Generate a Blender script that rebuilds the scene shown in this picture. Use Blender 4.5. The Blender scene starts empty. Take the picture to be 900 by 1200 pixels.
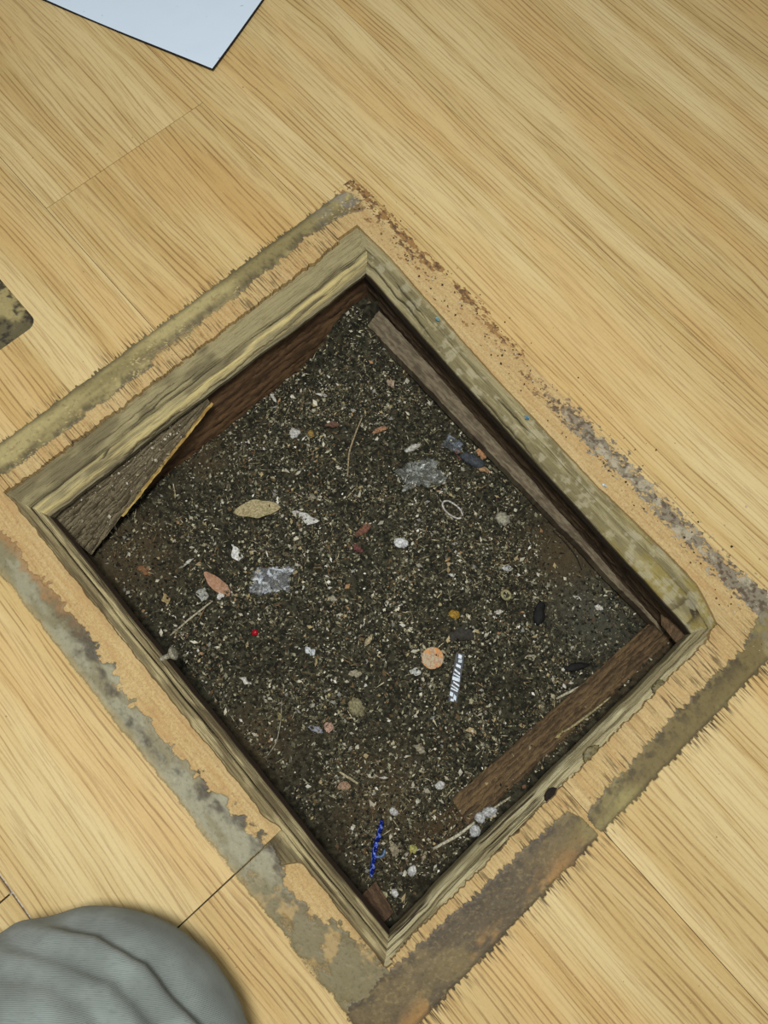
import bpy, bmesh, math, random
import numpy as np
from mathutils import Matrix, Vector

S = 0.00075            # one design unit in metres; all coordinates below are in units
scene = bpy.context.scene
col = scene.collection

# ------------------------------------------------------------------ camera
cu = np.array([0.66522456, 0.726151, -0.1737268])
cv = np.array([0.74621512, -0.63871655, 0.18762773])
cn = np.cross(cu, cv)
cam_d = bpy.data.cameras.new('camera')
cam_d.sensor_fit = 'VERTICAL'; cam_d.sensor_height = 36.0; cam_d.lens = 880 / 1200 * 36.0
cam_d.clip_start = 0.01
cam = bpy.data.objects.new('camera', cam_d); col.objects.link(cam)
right = Vector((cu[0], cv[0], cn[0])); down = Vector((cu[1], cv[1], cn[1])); fwd = Vector((cu[2], cv[2], cn[2]))
R = Matrix((right, -down, -fwd)).transposed().to_4x4()
cam.matrix_world = Matrix.Translation((0, 0, 851 * S)) @ R
scene.camera = cam

# ------------------------------------------------------------------ world, lamp, exposure
world = bpy.data.worlds.new('world'); scene.world = world; world.use_nodes = True
bg = world.node_tree.nodes['Background']
bg.inputs[0].default_value = (0.93, 0.97, 1.0, 1); bg.inputs[1].default_value = 0.33
ld = bpy.data.lights.new('ceiling_lamp', 'AREA'); ld.shape = 'DISK'; ld.size = 0.2; ld.energy = 12.0
ld.color = (1.0, 1.0, 0.985)
lamp = bpy.data.objects.new('ceiling_lamp', ld); col.objects.link(lamp)
lamp.location = (-90 * S, 20 * S, 1550 * S)
scene.view_settings.view_transform = 'Standard'
scene.view_settings.look = 'None'
scene.view_settings.exposure = 0.0
scene.view_settings.gamma = 1.0
scene.view_settings.use_curve_mapping = False

# ------------------------------------------------------------------ numeric helpers
rng = np.random.default_rng(7)
TAB = rng.random((256, 256))
def vn(x, y, k=0):
    x = np.asarray(x, float) + 37.31 * k; y = np.asarray(y, float) + 91.7 * k
    xi = np.floor(x).astype(int); yi = np.floor(y).astype(int)
    fx = x - xi; fy = y - yi
    fx = fx * fx * (3 - 2 * fx); fy = fy * fy * (3 - 2 * fy)
    a = TAB[xi & 255, yi & 255]; b = TAB[(xi + 1) & 255, yi & 255]
    c = TAB[xi & 255, (yi + 1) & 255]; d = TAB[(xi + 1) & 255, (yi + 1) & 255]
    return (a * (1 - fx) + b * fx) * (1 - fy) + (c * (1 - fx) + d * fx) * fy
def fbm(x, y, k=0, o=4):
    t = 0; a = 0.5; n = 0
    for i in range(o):
        t = t + a * vn(x, y, k + i * 3 + 1); n += a; a *= 0.55; x = np.asarray(x) * 2.03; y = np.asarray(y) * 2.03
    return t / n
def sst(a, b, x):
    t = np.clip((x - a) / (b - a), 0, 1); return t * t * (3 - 2 * t)
def lin(c):
    c = np.asarray(c, float) / 255.0
    return np.where(c <= 0.04045, c / 12.92, ((c + 0.055) / 1.055) ** 2.4)
def mixc(a, b, t):
    t = np.asarray(t)[..., None]; return a * (1 - t) + b * t

# ------------------------------------------------------------------ object helpers
def tag(o, label=None, cat=None, group=None, kind=None):
    if label: o['label'] = label
    if cat: o['category'] = cat
    if group: o['group'] = group
    if kind: o['kind'] = kind
    return o
def link(name, me, mats, parent=None, loc=None, smooth=False):
    o = bpy.data.objects.new(name, me); col.objects.link(o)
    for m in (mats if isinstance(mats, (list, tuple)) else [mats]): me.materials.append(m)
    if smooth:
        me.polygons.foreach_set('use_smooth', np.ones(len(me.polygons), bool))
    if loc is not None: o.location = Vector(loc) * S
    if parent is not None:
        o.parent = parent
        o.matrix_parent_inverse = Matrix.Translation(-parent.location)
    return o
def mesh(name, verts, faces, cols=None):
    me = bpy.data.meshes.new(name)
    me.from_pydata((np.asarray(verts, float) * S).tolist(), [], faces if isinstance(faces, list) else faces.tolist())
    if cols is not None:
        a = me.color_attributes.new('col', 'FLOAT_COLOR', 'POINT')
        c = np.ones((len(verts), 4)); cols = np.asarray(cols); c[:, :cols.shape[1]] = cols
        a.data.foreach_set('color', c.ravel())
    me.update(); return me
def empty(name, loc):
    o = bpy.data.objects.new(name, None); col.objects.link(o); o.location = Vector(loc) * S
    o.empty_display_size = 0.02; return o
def grid_faces(ni, nj, keep=None, flip=False):
    i, j = np.meshgrid(np.arange(ni - 1), np.arange(nj - 1), indexing='ij')
    a = i * nj + j
    q = np.stack([a, a + nj, a + nj + 1, a + 1], -1)
    if flip: q = q[..., ::-1]
    q = q.reshape(-1, 4)
    if keep is not None: q = q[keep.reshape(-1)]
    return q
def grid(name, P, C, mat, parent=None, keep=None, smooth=True, flip=False):
    ni, nj = P.shape[:2]
    q = grid_faces(ni, nj, keep, flip)
    V = P.reshape(-1, 3); Cc = C.reshape(-1, C.shape[-1]) if C is not None else None
    if keep is not None:
        used = np.unique(q); remap = -np.ones(len(V), int); remap[used] = np.arange(len(used))
        V = V[used]; q = remap[q]; Cc = Cc[used] if Cc is not None else None
    return link(name, mesh(name, V, q, Cc), mat, parent, smooth=smooth)

# ------------------------------------------------------------------ material helper
class Mat:
    def __init__(s, name):
        s.m = bpy.data.materials.new(name); s.m.use_nodes = True
        s.t = s.m.node_tree; s.b = s.t.nodes['Principled BSDF']
    def n(s, typ, **kw):
        d = s.t.nodes.new(typ)
        for k, v in kw.items(): setattr(d, k, v)
        return d
    def put(s, sock, v):
        if isinstance(v, bpy.types.NodeSocket): s.t.links.new(v, sock)
        elif isinstance(v, (tuple, list)) and sock.type == 'RGBA' and len(v) == 3: sock.default_value = (*v, 1)
        else: sock.default_value = v
    def f(s, op, a, b=0.0, c=0.0, clamp=False):
        d = s.n('ShaderNodeMath', operation=op, use_clamp=clamp)
        for i, v in enumerate((a, b, c)): s.put(d.inputs[i], v)
        return d.outputs[0]
    def ss(s, x, a, b, lo=0.0, hi=1.0):
        d = s.n('ShaderNodeMapRange', interpolation_type='SMOOTHSTEP')
        for i, v in enumerate((x, a, b, lo, hi)): s.put(d.inputs[i], v)
        return d.outputs[0]
    def mix(s, fac, a, b, mode='MIX'):
        d = s.n('ShaderNodeMix', data_type='RGBA', blend_type=mode)
        s.put(d.inputs[0], fac); s.put(d.inputs[6], a); s.put(d.inputs[7], b)
        return d.outputs[2]
    def xyz(s, x, y, z=0.0):
        d = s.n('ShaderNodeCombineXYZ')
        for i, v in enumerate((x, y, z)): s.put(d.inputs[i], v)
        return d.outputs[0]
    def noise(s, vec, scale=1.0, detail=2.0, rough=0.5, dist=0.0):
        d = s.n('ShaderNodeTexNoise')
        s.put(d.inputs['Vector'], vec); s.put(d.inputs['Scale'], scale); s.put(d.inputs['Detail'], detail)
        s.put(d.inputs['Roughness'], rough); s.put(d.inputs['Distortion'], dist)
        return d.outputs[0]
    def pos(s):
        g = s.n('ShaderNodeNewGeometry')
        v = s.n('ShaderNodeVectorMath', operation='SCALE'); s.t.links.new(g.outputs['Position'], v.inputs[0]); v.inputs['Scale'].default_value = 1 / S
        p = s.n('ShaderNodeSeparateXYZ'); s.t.links.new(v.outputs[0], p.inputs[0])
        return v.outputs[0], p.outputs[0], p.outputs[1], p.outputs[2]
    def attr(s, name='col'):
        a = s.n('ShaderNodeAttribute'); a.attribute_name = name; return a.outputs['Color']
    def bump(s, h, strength=0.5, dist=0.5):
        d = s.n('ShaderNodeBump'); d.inputs['Strength'].default_value = strength; d.inputs['Distance'].default_value = dist * S
        s.put(d.inputs['Height'], h); s.put(s.b.inputs['Normal'], d.outputs[0])
    def out(s, color, rough=0.6, spec=0.5):
        s.put(s.b.inputs['Base Color'], color); s.put(s.b.inputs['Roughness'], rough)
        s.b.inputs['Specular IOR Level'].default_value = spec
        return s.m
L3 = lambda *c: tuple(lin(c))

def make_floor_mat():
    M = Mat('laminate_oak'); V, x, y, z = M.pos()
    oi = M.n('ShaderNodeObjectInfo'); sc_ = M.n('ShaderNodeSeparateColor'); M.t.links.new(oi.outputs['Color'], sc_.inputs[0]); r = sc_.outputs[1]; ptone = sc_.outputs[0]
    ox = M.f('ADD', x, M.f('MULTIPLY', r, 3571.0)); oy = M.f('ADD', y, M.f('MULTIPLY', r, 1931.0))
    big = M.noise(M.xyz(M.f('MULTIPLY', ox, 0.0022), M.f('MULTIPLY', oy, 0.010)), 1, 1)
    yw = M.f('ADD', oy, M.f('MULTIPLY', M.f('SUBTRACT', big, 0.5), 34.0))
    bands = M.noise(M.xyz(M.f('MULTIPLY', ox, 0.0014), M.f('MULTIPLY', yw, 0.035), 3.3), 1, 2, 0.5)
    wob = M.noise(M.xyz(M.f('MULTIPLY', ox, 0.009), M.f('MULTIPLY', yw, 0.05), 9.1), 1, 2)
    # regular thin growth lines, broken in strength along the board
    sp_ = M.f('ADD', M.f('MULTIPLY', yw, 0.92), M.f('MULTIPLY', wob, 7.0))
    w1 = M.f('SINE', sp_)
    br1 = M.noise(M.xyz(M.f('MULTIPLY', ox, 0.012), M.f('MULTIPLY', yw, 0.16), 2.2), 1, 2, 0.6)
    line1 = M.f('MULTIPLY', M.ss(w1, 0.35, 0.98), M.ss(br1, 0.34, 0.58))
    l2 = M.noise(M.xyz(M.f('MULTIPLY', ox, 0.016), M.f('MULTIPLY', yw, 0.42), 5.7), 1, 2.0, 0.6)
    line2 = M.ss(l2, 0.52, 0.66)
    dens = M.ss(bands, 0.34, 0.58, 0.35, 1.0)
    base = M.mix(M.ss(bands, 0.30, 0.70), L3(217, 195, 141), L3(196, 168, 109))
    tone = M.noise(M.xyz(M.f('MULTIPLY', ox, 0.003), M.f('MULTIPLY', oy, 0.012), 8.0), 1, 1)
    base = M.mix(M.ss(tone, 0.40, 0.68, 0.0, 0.55), base, L3(205, 169, 106))
    c = M.mix(M.f('MULTIPLY', M.f('MULTIPLY', line1, dens), 0.72), base, L3(138, 104, 56))
    c = M.mix(M.f('MULTIPLY', line2, 0.34), c, L3(150, 112, 64))
    # per plank tone
    c = M.mix(M.f('MULTIPLY', ptone, 0.55), c, M.mix(1.0, c, (0.80, 0.72, 0.58), 'MULTIPLY'))
    fg = M.noise(M.xyz(M.f('MULTIPLY', x, 0.25), M.f('MULTIPLY', y, 0.9)), 1, 2, 0.7)
    c = M.mix(M.ss(fg, 0.55, 0.75, 0, 0.22), c, L3(150, 116, 70)); c = M.mix(M.ss(fg, 0.45, 0.25, 0, 0.22), c, L3(236, 214, 168))
    # bare board and grime where an edging strip was torn off round the hatch
    sx = M.f('SUBTRACT', M.f('ABSOLUTE', M.f('ADD', x, 126.5)), 388.5)
    sy = M.f('SUBTRACT', M.f('ABSOLUTE', M.f('SUBTRACT', y, 111.5)), 319.5)
    sd = M.f('MAXIMUM', sx, sy)
    nn = M.noise(V, 0.05, 4, 0.6)
    sdn = M.f('ADD', sd, M.f('MULTIPLY', M.f('SUBTRACT', nn, 0.5), 14.0))
    bare = M.ss(sdn, 1.0, -5.0)
    grit = M.noise(V, 0.35, 3, 0.7)
    hdf = M.mix(M.ss(grit, 0.35, 0.7), L3(196, 172, 120), L3(170, 140, 92))
    hdf = M.mix(M.f('MULTIPLY', M.ss(M.noise(V, 0.75, 2, 0.6), 0.56, 0.68), 0.55), hdf, L3(128, 98, 62))
    dst = M.noise(M.xyz(M.f('MULTIPLY', x, 0.012), M.f('MULTIPLY', y, 0.11), 6.0), 1, 3, 0.65)
    hdf = M.mix(M.ss(dst, 0.46, 0.66, 0.0, 0.62), hdf, L3(174, 134, 84))
    gr2 = M.noise(V, 0.16, 5, 0.75)
    hdf = M.mix(M.ss(gr2, 0.50, 0.68, 0.0, 0.65), hdf, L3(146, 112, 72))
    hdf = M.mix(M.ss(M.noise(V, 1.1, 2, 0.7), 0.56, 0.66, 0.0, 0.6), hdf, L3(108, 82, 54))
    hdf = M.mix(M.ss(M.f('ADD', sd, M.f('MULTIPLY', gr2, 16.0)), -40.0, -50.0, 0.0, 0.35), hdf, L3(150, 122, 82))
    hdf = M.mix(M.ss(dst, 0.50, 0.34, 0.0, 0.30), hdf, L3(208, 182, 132))
    # dark soaked pores across the cut ends (front and back edges)
    xends = M.ss(M.f('SUBTRACT', sx, sy), -14.0, 2.0)
    c2 = M.mix(M.f('MULTIPLY', bare, M.ss(xends, 0, 1, 0.78, 0.62)), c, hdf)
    tick = M.noise(M.xyz(M.f('MULTIPLY', x, 0.025), M.f('MULTIPLY', y, 0.42), 2.0), 1, 2, 0.6)
    tickm = M.f('MULTIPLY', M.ss(tick, 0.50, 0.60), xends)
    reach = M.f('MULTIPLY', M.ss(sdn, 20.0, 2.0), M.ss(M.noise(M.xyz(x, M.f('MULTIPLY', y, 1.0), 4.0), 0.02, 1), 0.36, 0.6))
    inn = M.f('MULTIPLY', M.ss(sdn, -16.0, -30.0), M.ss(M.noise(V, 0.03, 1), 0.38, 0.58, 0.25, 1.0))
    tk = M.f('MULTIPLY', tickm, M.f('MAXIMUM', M.f('MULTIPLY', reach, M.ss(sdn, -2.0, 1.0)), M.f('MULTIPLY', inn, 0.75)))
    c2 = M.mix(M.f('MULTIPLY', tk, 0.92), c2, L3(62, 46, 28))
    # sparse dust specks
    sp = M.ss(M.noise(V, 0.22, 0, 0.5), 0.86, 0.88)
    c2 = M.mix(M.f('MULTIPLY', sp, 0.6), c2, L3(120, 92, 60))
    M.bump(M.f('ADD', M.f('MULTIPLY', line1, -0.5), M.f('MULTIPLY', line2, -0.3)), 0.25, 0.5)
    return M.out(c2, M.ss(bare, 0, 1, 0.47, 0.85), 0.35)
m_floor = make_floor_mat()

def col_mat(name, scale, amt, rough, bump=0.6, bd=0.8, stretch=None, spec=0.25, alpha=False):
    M = Mat(name); V, x, y, z = M.pos()
    v = V
    if stretch: v = M.xyz(M.f('MULTIPLY', x, stretch[0]), M.f('MULTIPLY', y, stretch[1]), M.f('MULTIPLY', z, stretch[2]))
    n1 = M.noise(v, scale, 4, 0.65)
    c = M.attr()
    c = M.mix(M.f('MULTIPLY', M.ss(n1, 0.5, 0.25), amt), c, M.mix(1.0, c, (0.30, 0.27, 0.22), 'MULTIPLY'))
    c = M.mix(M.f('MULTIPLY', M.ss(n1, 0.55, 0.8), amt), c, M.mix(1.0, c, (1.55, 1.5, 1.4), 'MULTIPLY'))
    M.bump(n1, bump, bd)
    if alpha:
        a = [n for n in M.t.nodes if n.type == 'ATTRIBUTE'][0].outputs['Alpha']
        fn = M.noise(V, 0.6, 3, 0.7)
        M.put(M.b.inputs['Alpha'], M.ss(M.f('ADD', a, M.f('MULTIPLY', M.f('SUBTRACT', fn, 0.5), 0.9)), 0.22, 0.78))
    return M.out(c, rough, spec)
m_wood_x = col_mat('weathered_timber_x', 1.0, 0.8, 0.85, 0.9, 1.6, (0.035, 0.9, 0.9))
m_wood_y = col_mat('weathered_timber_y', 1.0, 0.8, 0.85, 0.9, 1.6, (0.9, 0.035, 0.9))
m_glue = col_mat('old_adhesive', 0.22, 0.5, 0.5, 0.6, 0.8, spec=0.35)
m_res = col_mat('adhesive_film', 0.22, 0.5, 0.5, 0.6, 0.8, spec=0.35, alpha=True)
m_earth = col_mat('dry_earth', 0.8, 1.0, 0.95, 1.0, 2.0, spec=0.1)
m_bits = col_mat('loose_bits', 0.8, 0.35, 0.85, 0.3, 0.4, spec=0.2)

def simple(name, c, rough=0.7, c2=None, scale=0.4, bump=0.4, spec=0.3, metal=0.0, alpha=1.0, trans=0.0):
    M = Mat(name); V, x, y, z = M.pos()
    n1 = M.noise(V, scale, 3, 0.6)
    cc = M.mix(M.ss(n1, 0.35, 0.65), L3(*c), L3(*(c2 or [k * 0.68 for k in c])))
    cc = M.mix(M.ss(M.noise(V, scale * .3, 2), 0.5, 0.7, 0, 0.45), cc, M.mix(1.0, cc, (.45, .42, .36), 'MULTIPLY'))
    M.bump(n1, bump, 0.6)
    M.b.inputs['Metallic'].default_value = metal
    M.b.inputs['Alpha'].default_value = alpha
    M.b.inputs['Transmission Weight'].default_value = trans
    return M.out(cc, rough, spec)

# ------------------------------------------------------------------ shared outline of the opening
XA, XC, YD = -461.0, 202.0, -151.0
def yB_lam(x): return np.interp(x, [-480, -402, -223, -110, -8, 90, 150, 196], [396, 397, 385, 381, 378, 381, 380, 364])
def yB_in(x): return np.interp(x, [-480, -403, -282, -122, 28, 170, 210], [366, 364, 357, 350, 344, 339, 338])

# ------------------------------------------------------------------ floor planks
floor = empty('floor', (0, 0, 0)); tag(floor, 'oak-look laminate plank floor with a rectangular hatch cut in it', None, None, 'structure')
PR = np.random.default_rng(5)
def plank(pts, th=7.0, tone=None):
    pts = np.array(pts, float); n = len(pts)
    V = np.zeros((n * 2, 3)); V[:n, :2] = pts; V[n:, :2] = pts; V[n:, 2] = -th
    F = [list(range(n)), list(range(2 * n - 1, n - 1, -1))]
    F += [[i, n + i, n + (i + 1) % n, (i + 1) % n] for i in range(n)]
    # wind so that the top faces up
    a = 0.5 * np.sum(pts[:, 0] * np.roll(pts[:, 1], -1) - np.roll(pts[:, 0], -1) * pts[:, 1])
    if a < 0: F = [f[::-1] for f in F]
    o = link('plank', mesh('plank', V, F), m_floor, floor)
    t_ = PR.random() * 0.45 if tone is None else tone
    o.color = (t_, PR.random(), 0, 1)
    return o
g = 0.35
def wav(n, k, amp, f=0.05):
    t = np.arange(n); return (fbm(t * f * 3, t * 0 + k, k) - 0.5) * 2 * amp
def rect(x0, x1, y0, y1, tone=None): return plank([(x0 + g, y0 + g), (x1 - g, y0 + g), (x1 - g, y1 - g), (x0 + g, y1 - g)], tone=tone)
XL, XR = -2100.0, 1500.0
# left-hand boards, row below the opening
ys = None
xs = np.linspace(XA - 3, 33.5, 260); e = YD + wav(260, 3, 2.2) + 6 * sst(10, 34, xs) * (xs < 34)
plank([(-1400 + g, -387.4), (34.5, -387.4)] + [(x, y) for x, y in zip(xs[::-1], e[::-1])] + [(XA - 4, -143 - g), (-1400 + g, -143 - g)], tone=0.1)
xs = np.linspace(35.5, XC + 3, 90)
e = YD + wav(90, 5, 2.0) - 24 * (1 - sst(48, 76, xs)) * (0.75 + 0.5 * vn(xs * 0.12, xs * 0))
plank([(35.5, -387.4), (1300, -387.4), (1300, -143 - g), (XC + 4, -143 - g)] + [(x, y) for x, y in zip(xs[::-1], e[::-1])])
rect(XL, -1400, -388, -143)
# row level with the lower half of the opening (left board has a square notch)
yy = np.linspace(-143 + g, 107 - g, 150); e = XA + wav(150, 8, 3.0) + 3.0 * (vn(yy * 0.45, yy * 0) - 0.5)
notch = [(-1250 + g, 4), (-629, 4), (-625, 3.3), (-621.5, 1), (-618.5, -3), (-617, -8), (-617, -143 + g)]
plank(notch + [(x, y) for x, y in zip(e, yy)] + [(-1250 + g, 107 - g)], tone=0.4)
rect(XL, -1250, -143, 107)
plank([(-1250 + g, -143 + g), (-790, -143 + g), (-790, 3), (-1250 + g, 3)])
e = XC + wav(150, 11, 2.5) + 3.0 * (vn(yy * 0.45, yy * 0, 4) - 0.5)
plank([(x, y) for x, y in zip(e[::-1], yy[::-1])] + [(900 - g, -143 + g), (900 - g, 107 - g)])
rect(900, XR, -143, 107)
# row level with the upper half
yy = np.linspace(107 + g, 363 - g, 150); e = XA + wav(150, 14, 3.0) + 3.0 * (vn(yy * 0.45, yy * 0, 2) - 0.5)
plank([(-744.6, 107 + g)] + [(x, y) for x, y in zip(e, yy)] + [(-744.6, 363 - g)], tone=1.0)
rect(XL, -745, 107, 363, 0.55)
e = XC + wav(150, 17, 2.5) + 3.0 * (vn(yy * 0.45, yy * 0, 6) - 0.5) - 5 * sst(340, 362, yy)
plank([(x, y) for x, y in zip(e[::-1], yy[::-1])] + [(640 - g, 107 + g), (640 - g, 363 - g)])
rect(640, XR, 107, 363)
# row running along the far long side
xs = np.linspace(XA - 4, 199, 330); e = yB_lam(xs) + wav(330, 21, 1.2)
plank([(-1500 + g, 363 + g), (XA - 5, 363 + g)] + [(x, y) for x, y in zip(xs, e)] + [(203, 363 + g), (800 - g, 363 + g), (800 - g, 613 - g), (-1500 + g, 613 - g)], tone=0.25)
rect(XL, -1500, 363, 613); rect(800, XR, 363, 613)
for r0, joints in ((613, (-1130, 1010)), (863, (-1620, 420)), (1113, (-880, 900)), (1363, (-300,)), (1613, (-1000, 800))):
    ed = [XL, *joints, XR]
    for a, b in zip(ed[:-1], ed[1:]): rect(a, b, r0, r0 + 250)
for r0, joints in ((-888, (-700, 900)), (-1138, (200,))):
    ed = [XL, *joints, XR]
    for a, b in zip(ed[:-1], ed[1:]): rect(a, b, r0, r0 + 250)
rect(XL, -1500, -638, -390); rect(-1500, -104.6, -638, -389.2); rect(-103.4, 1300, -638, -389.2); rect(1300, XR, -638, -390)
rect(1300, XR, -388, -143)
# pale underlay showing through the open joint
o = link('underlay_strip', mesh('underlay_strip', [(-300, -392.5, -3), (300, -392.5, -3), (300, -386, -3), (-300, -386, -3), (-300, -392.5, -6), (300, -392.5, -6), (300, -386, -6), (-300, -386, -6)],
    [[0, 1, 2, 3], [7, 6, 5, 4], [0, 4, 5, 1], [1, 5, 6, 2], [2, 6, 7, 3], [3, 7, 4, 0]]), simple('underlay', (205, 205, 200), 0.8), floor)

# sub-floor sheet below the boards, seen in the notch and at the torn edges
xs = np.linspace(-800, -600, 110); ysn = np.linspace(-150, 20, 95)
X, Y = np.meshgrid(xs, ysn, indexing='ij')
Z = -7.2 + 1.6 * fbm(X * 0.05, Y * 0.05, 2)
n1 = fbm(X * 0.035, Y * 0.035, 5); n2 = fbm(X * 0.12, Y * 0.12, 9)
C = mixc(lin((96, 88, 60)), lin((158, 144, 96)), sst(0.45, 0.62, n1)); C = mixc(C, lin((48, 42, 34)), sst(0.5, 0.64, n2) * 0.9)
sub = grid('subfloor_patch', np.stack([X, Y, Z], -1), C, m_glue, floor)
tag(sub, 'grimy sub-floor showing in the square notch')
def box_mesh(name, boxes):
    V = []; F = []
    for (x0, x1, y0, y1, z0, z1) in boxes:
        b = len(V)
        V += [(x0, y0, z0), (x1, y0, z0), (x1, y1, z0), (x0, y1, z0), (x0, y0, z1), (x1, y0, z1), (x1, y1, z1), (x0, y1, z1)]
        F += [[b + k for k in f] for f in ([3, 2, 1, 0], [4, 5, 6, 7], [0, 1, 5, 4], [1, 2, 6, 5], [2, 3, 7, 6], [3, 0, 4, 7])]
    return mesh(name, V, F)
o = link('subfloor', box_mesh('subfloor', [(XL, XA - 12, -1138, 1860, -30, -8.5), (XC + 12, XR, -1138, 1860, -30, -8.5),
    (XA - 12, XC + 12, -1138, YD - 12, -30, -8.5), (XA - 12, XC + 12, 402, 1860, -30, -8.5)]), simple('subfloor_board', (105, 92, 66), 0.9, scale=0.05), floor)

# ------------------------------------------------------------------ adhesive and grime left by the torn-off edging strip
OLV = lin((128, 116, 74)); OLL = lin((160, 146, 98)); DRK = lin((62, 53, 38)); BRN = lin((120, 84, 46)); GRG = lin((142, 138, 112)); MUD = lin((104, 88, 58))
def residue(side):
    du, ds = 1.0, 1.25
    if side == 'A':
        x = np.arange(-534, XA + 2, du); y = np.arange(-212, 432, ds)
    elif side == 'C':
        x = np.arange(XC - 2, 276, du); y = np.arange(-214, 446, ds)
    elif side == 'D':
        x = np.arange(-505, 212, ds); y = np.arange(-218, YD + 2, du)
    else:
        x = np.arange(-522, 262, ds); y = np.arange(362, 456, du)
    X, Y = np.meshgrid(x, y, indexing='ij')
    tooth = vn(Y * 0.36, X * 0.025, 2) * 0.6 + vn(Y * 0.8, X * 0.05, 5) * 0.4
    lo = fbm(X * 0.02, Y * 0.02, 11); hi = fbm(X * 0.11, Y * 0.11, 13); vh = fbm(X * 0.4, Y * 0.4, 17, 3)
    soft = lambda lo_, hi_, w_: sst(lo_ - w_, lo_ + w_, d) * sst(hi_ + w_, hi_ - w_, d)
    fine = (vh - .5) * 6
    if side == 'A':
        d = X + 515
        inner = np.interp(Y, [-208, -130, -26, 113, 288, 380, 430], [34, 34, 37, 32, 27, 24, 40])
        inner = inner + (lo - 0.5) * 16 + (tooth - 0.5) * 9
        al = soft(0 + (hi - .5) * 4 - (tooth > .62) * 3, inner, 3.0)
        al *= sst(428, 418, Y + np.maximum(0, 10 - d) * 0.8 + (hi - .5) * 14)
        C = mixc(OLV, OLL, sst(0.38, 0.62, fbm(X * 0.03, Y * 0.008, 3)))
        C = mixc(C, DRK, 0.7 * sst(inner - 15, inner - 2, d) * sst(0.3, 0.6, hi))
        C = mixc(C, DRK, 0.65 * sst(7, 0, d))
        C = mixc(C, lin((96, 84, 58)), 0.6 * sst(14, 22, d) * sst(34, 24, d) * sst(.4, .6, fbm(X * .02, Y * .012, 33)))
        C = mixc(C, lin((124, 118, 108)), 0.7 * sst(340, 410, Y) * sst(0.4, 0.6, hi))
        C = mixc(C, BRN, sst(385, 420, Y) * sst(20, 34, d) * 0.7)
        C = mixc(C, lin((205, 184, 128)), 0.6 * sst(0.64, 0.74, vh) * sst(8, 14, d) * sst(.45, .6, lo))
        al *= 1 - 0.55 * sst(0.56, 0.66, fbm(X * .05, Y * .02, 35)) * sst(8, 14, d)
        H = 0.5 + 1.4 * lo + 0.5 * hi
    elif side == 'C':
        d = 262 - X
        inner = np.interp(Y, [-208, -120, -36, 64, 92, 104, 123, 236, 364, 440], [56, 56, 46, 43, 38, 22, 26, 29, 28, 44])
        inner = inner + (lo - 0.5) * 12 + (tooth - 0.5) * 9
        al = soft(0 + (hi - .5) * 4 - (tooth > .62) * 3, inner, 3.5)
        al *= 1 - sst(2.2, 0.8, np.abs(Y - 101 - (hi - .5) * 6)) * sst(42, 36, d)
        al *= sst(-212, -200, Y + (hi - .5) * 14)
        C = mixc(lin((140, 128, 80)), lin((112, 98, 60)), sst(0.36, 0.62, fbm(X * 0.02, Y * 0.01, 3)))
        C = mixc(C, MUD, sst(110, 40, Y) * 0.85)
        C = mixc(C, lin((80, 68, 48)), sst(0.42, 0.6, fbm(X * 0.035, Y * 0.02, 23)) * 0.8 * sst(140, 60, Y))
        C = mixc(C, lin((150, 114, 64)), sst(0.46, 0.62, fbm(X * 0.05, Y * 0.03, 27)) * sst(24, 4, d) * sst(110, 40, Y) * 0.85)
        C = mixc(C, DRK, 0.65 * sst(0.42, 0.60, hi) * sst(inner - 22, inner - 3, d))
        C = mixc(C, DRK, 0.55 * sst(5, 0, d))
        C = mixc(C, lin((170, 148, 96)), 0.2 * sst(.6, .72, vh) * sst(100, 20, Y))
        C = mixc(C, lin((150, 142, 118)), 0.6 * sst(360, 420, Y) * sst(0.4, 0.6, hi))
        H = 0.5 + 1.3 * lo + 0.5 * hi
        al *= 1 - sst(400, 446, Y) * sst(.62, .4, vh * .5 + hi * .5)
    elif side == 'D':
        d = Y + 208
        inner = np.interp(X, [-505, -430, -342, -235, -146, -55, 30, 40, 75, 110, 160, 210], [28, 28, 32, 30, 25, 31, 44, 50, 34, 38, 50, 58])
        inner = inner + (lo - 0.5) * 12 + (hi - 0.5) * 24 + fine
        al = soft(0 + (lo - .5) * 8 + (hi - .5) * 4, inner, 4.0)
        al *= sst(-496, -484, X + 20 * (hi - .5)) * sst(0.7, 1.5, np.abs(X - 35))
        C = mixc(GRG, lin((124, 116, 86)), sst(0.4, 0.6, fbm(X * 0.02, Y * 0.05, 3)))
        C = mixc(C, lin((158, 140, 96)), 0.6 * sst(7, 0, d))
        fr = sst(inner - 22, inner - 6, d) * sst(0.34, 0.56, fbm(X * 0.03, Y * 0.06, 29)) * sst(-400, -250, X)
        C = mixc(C, DRK, 0.85 * fr)
        C = mixc(C, lin((150, 112, 66)), 0.8 * sst(inner - 14, inner - 2, d) * sst(-250, -330, X))
        C = mixc(C, lin((114, 102, 68)), sst(30, 120, X) * 0.8)
        C = mixc(C, lin((172, 144, 92)), sst(0.52, 0.64, fbm(X * 0.06, Y * 0.06, 31)) * sst(40, 90, X) * 0.7)
        al *= 1 - 0.5 * sst(.55, .68, fbm(X * .07, Y * .1, 37)) * sst(-60, 40, X)
        H = 0.5 + 1.3 * lo + 0.4 * hi
    else:
        d = 431 - Y
        dn = d + (lo - 0.5) * 16
        brown = sst(-100, -260, X); grey = sst(-190, -60, X)
        dens = brown * np.exp(-((dn - 0) / 9) ** 2) * 0.75 + grey * np.exp(-((dn - 12) / 15) ** 2) * 0.72 + 0.32 * sst(0, 20, d) * sst(44, 20, d)
        dens += 0.4 * sst(130, 230, X) * sst(-14, 0, d) * sst(30, 18, d)
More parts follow.
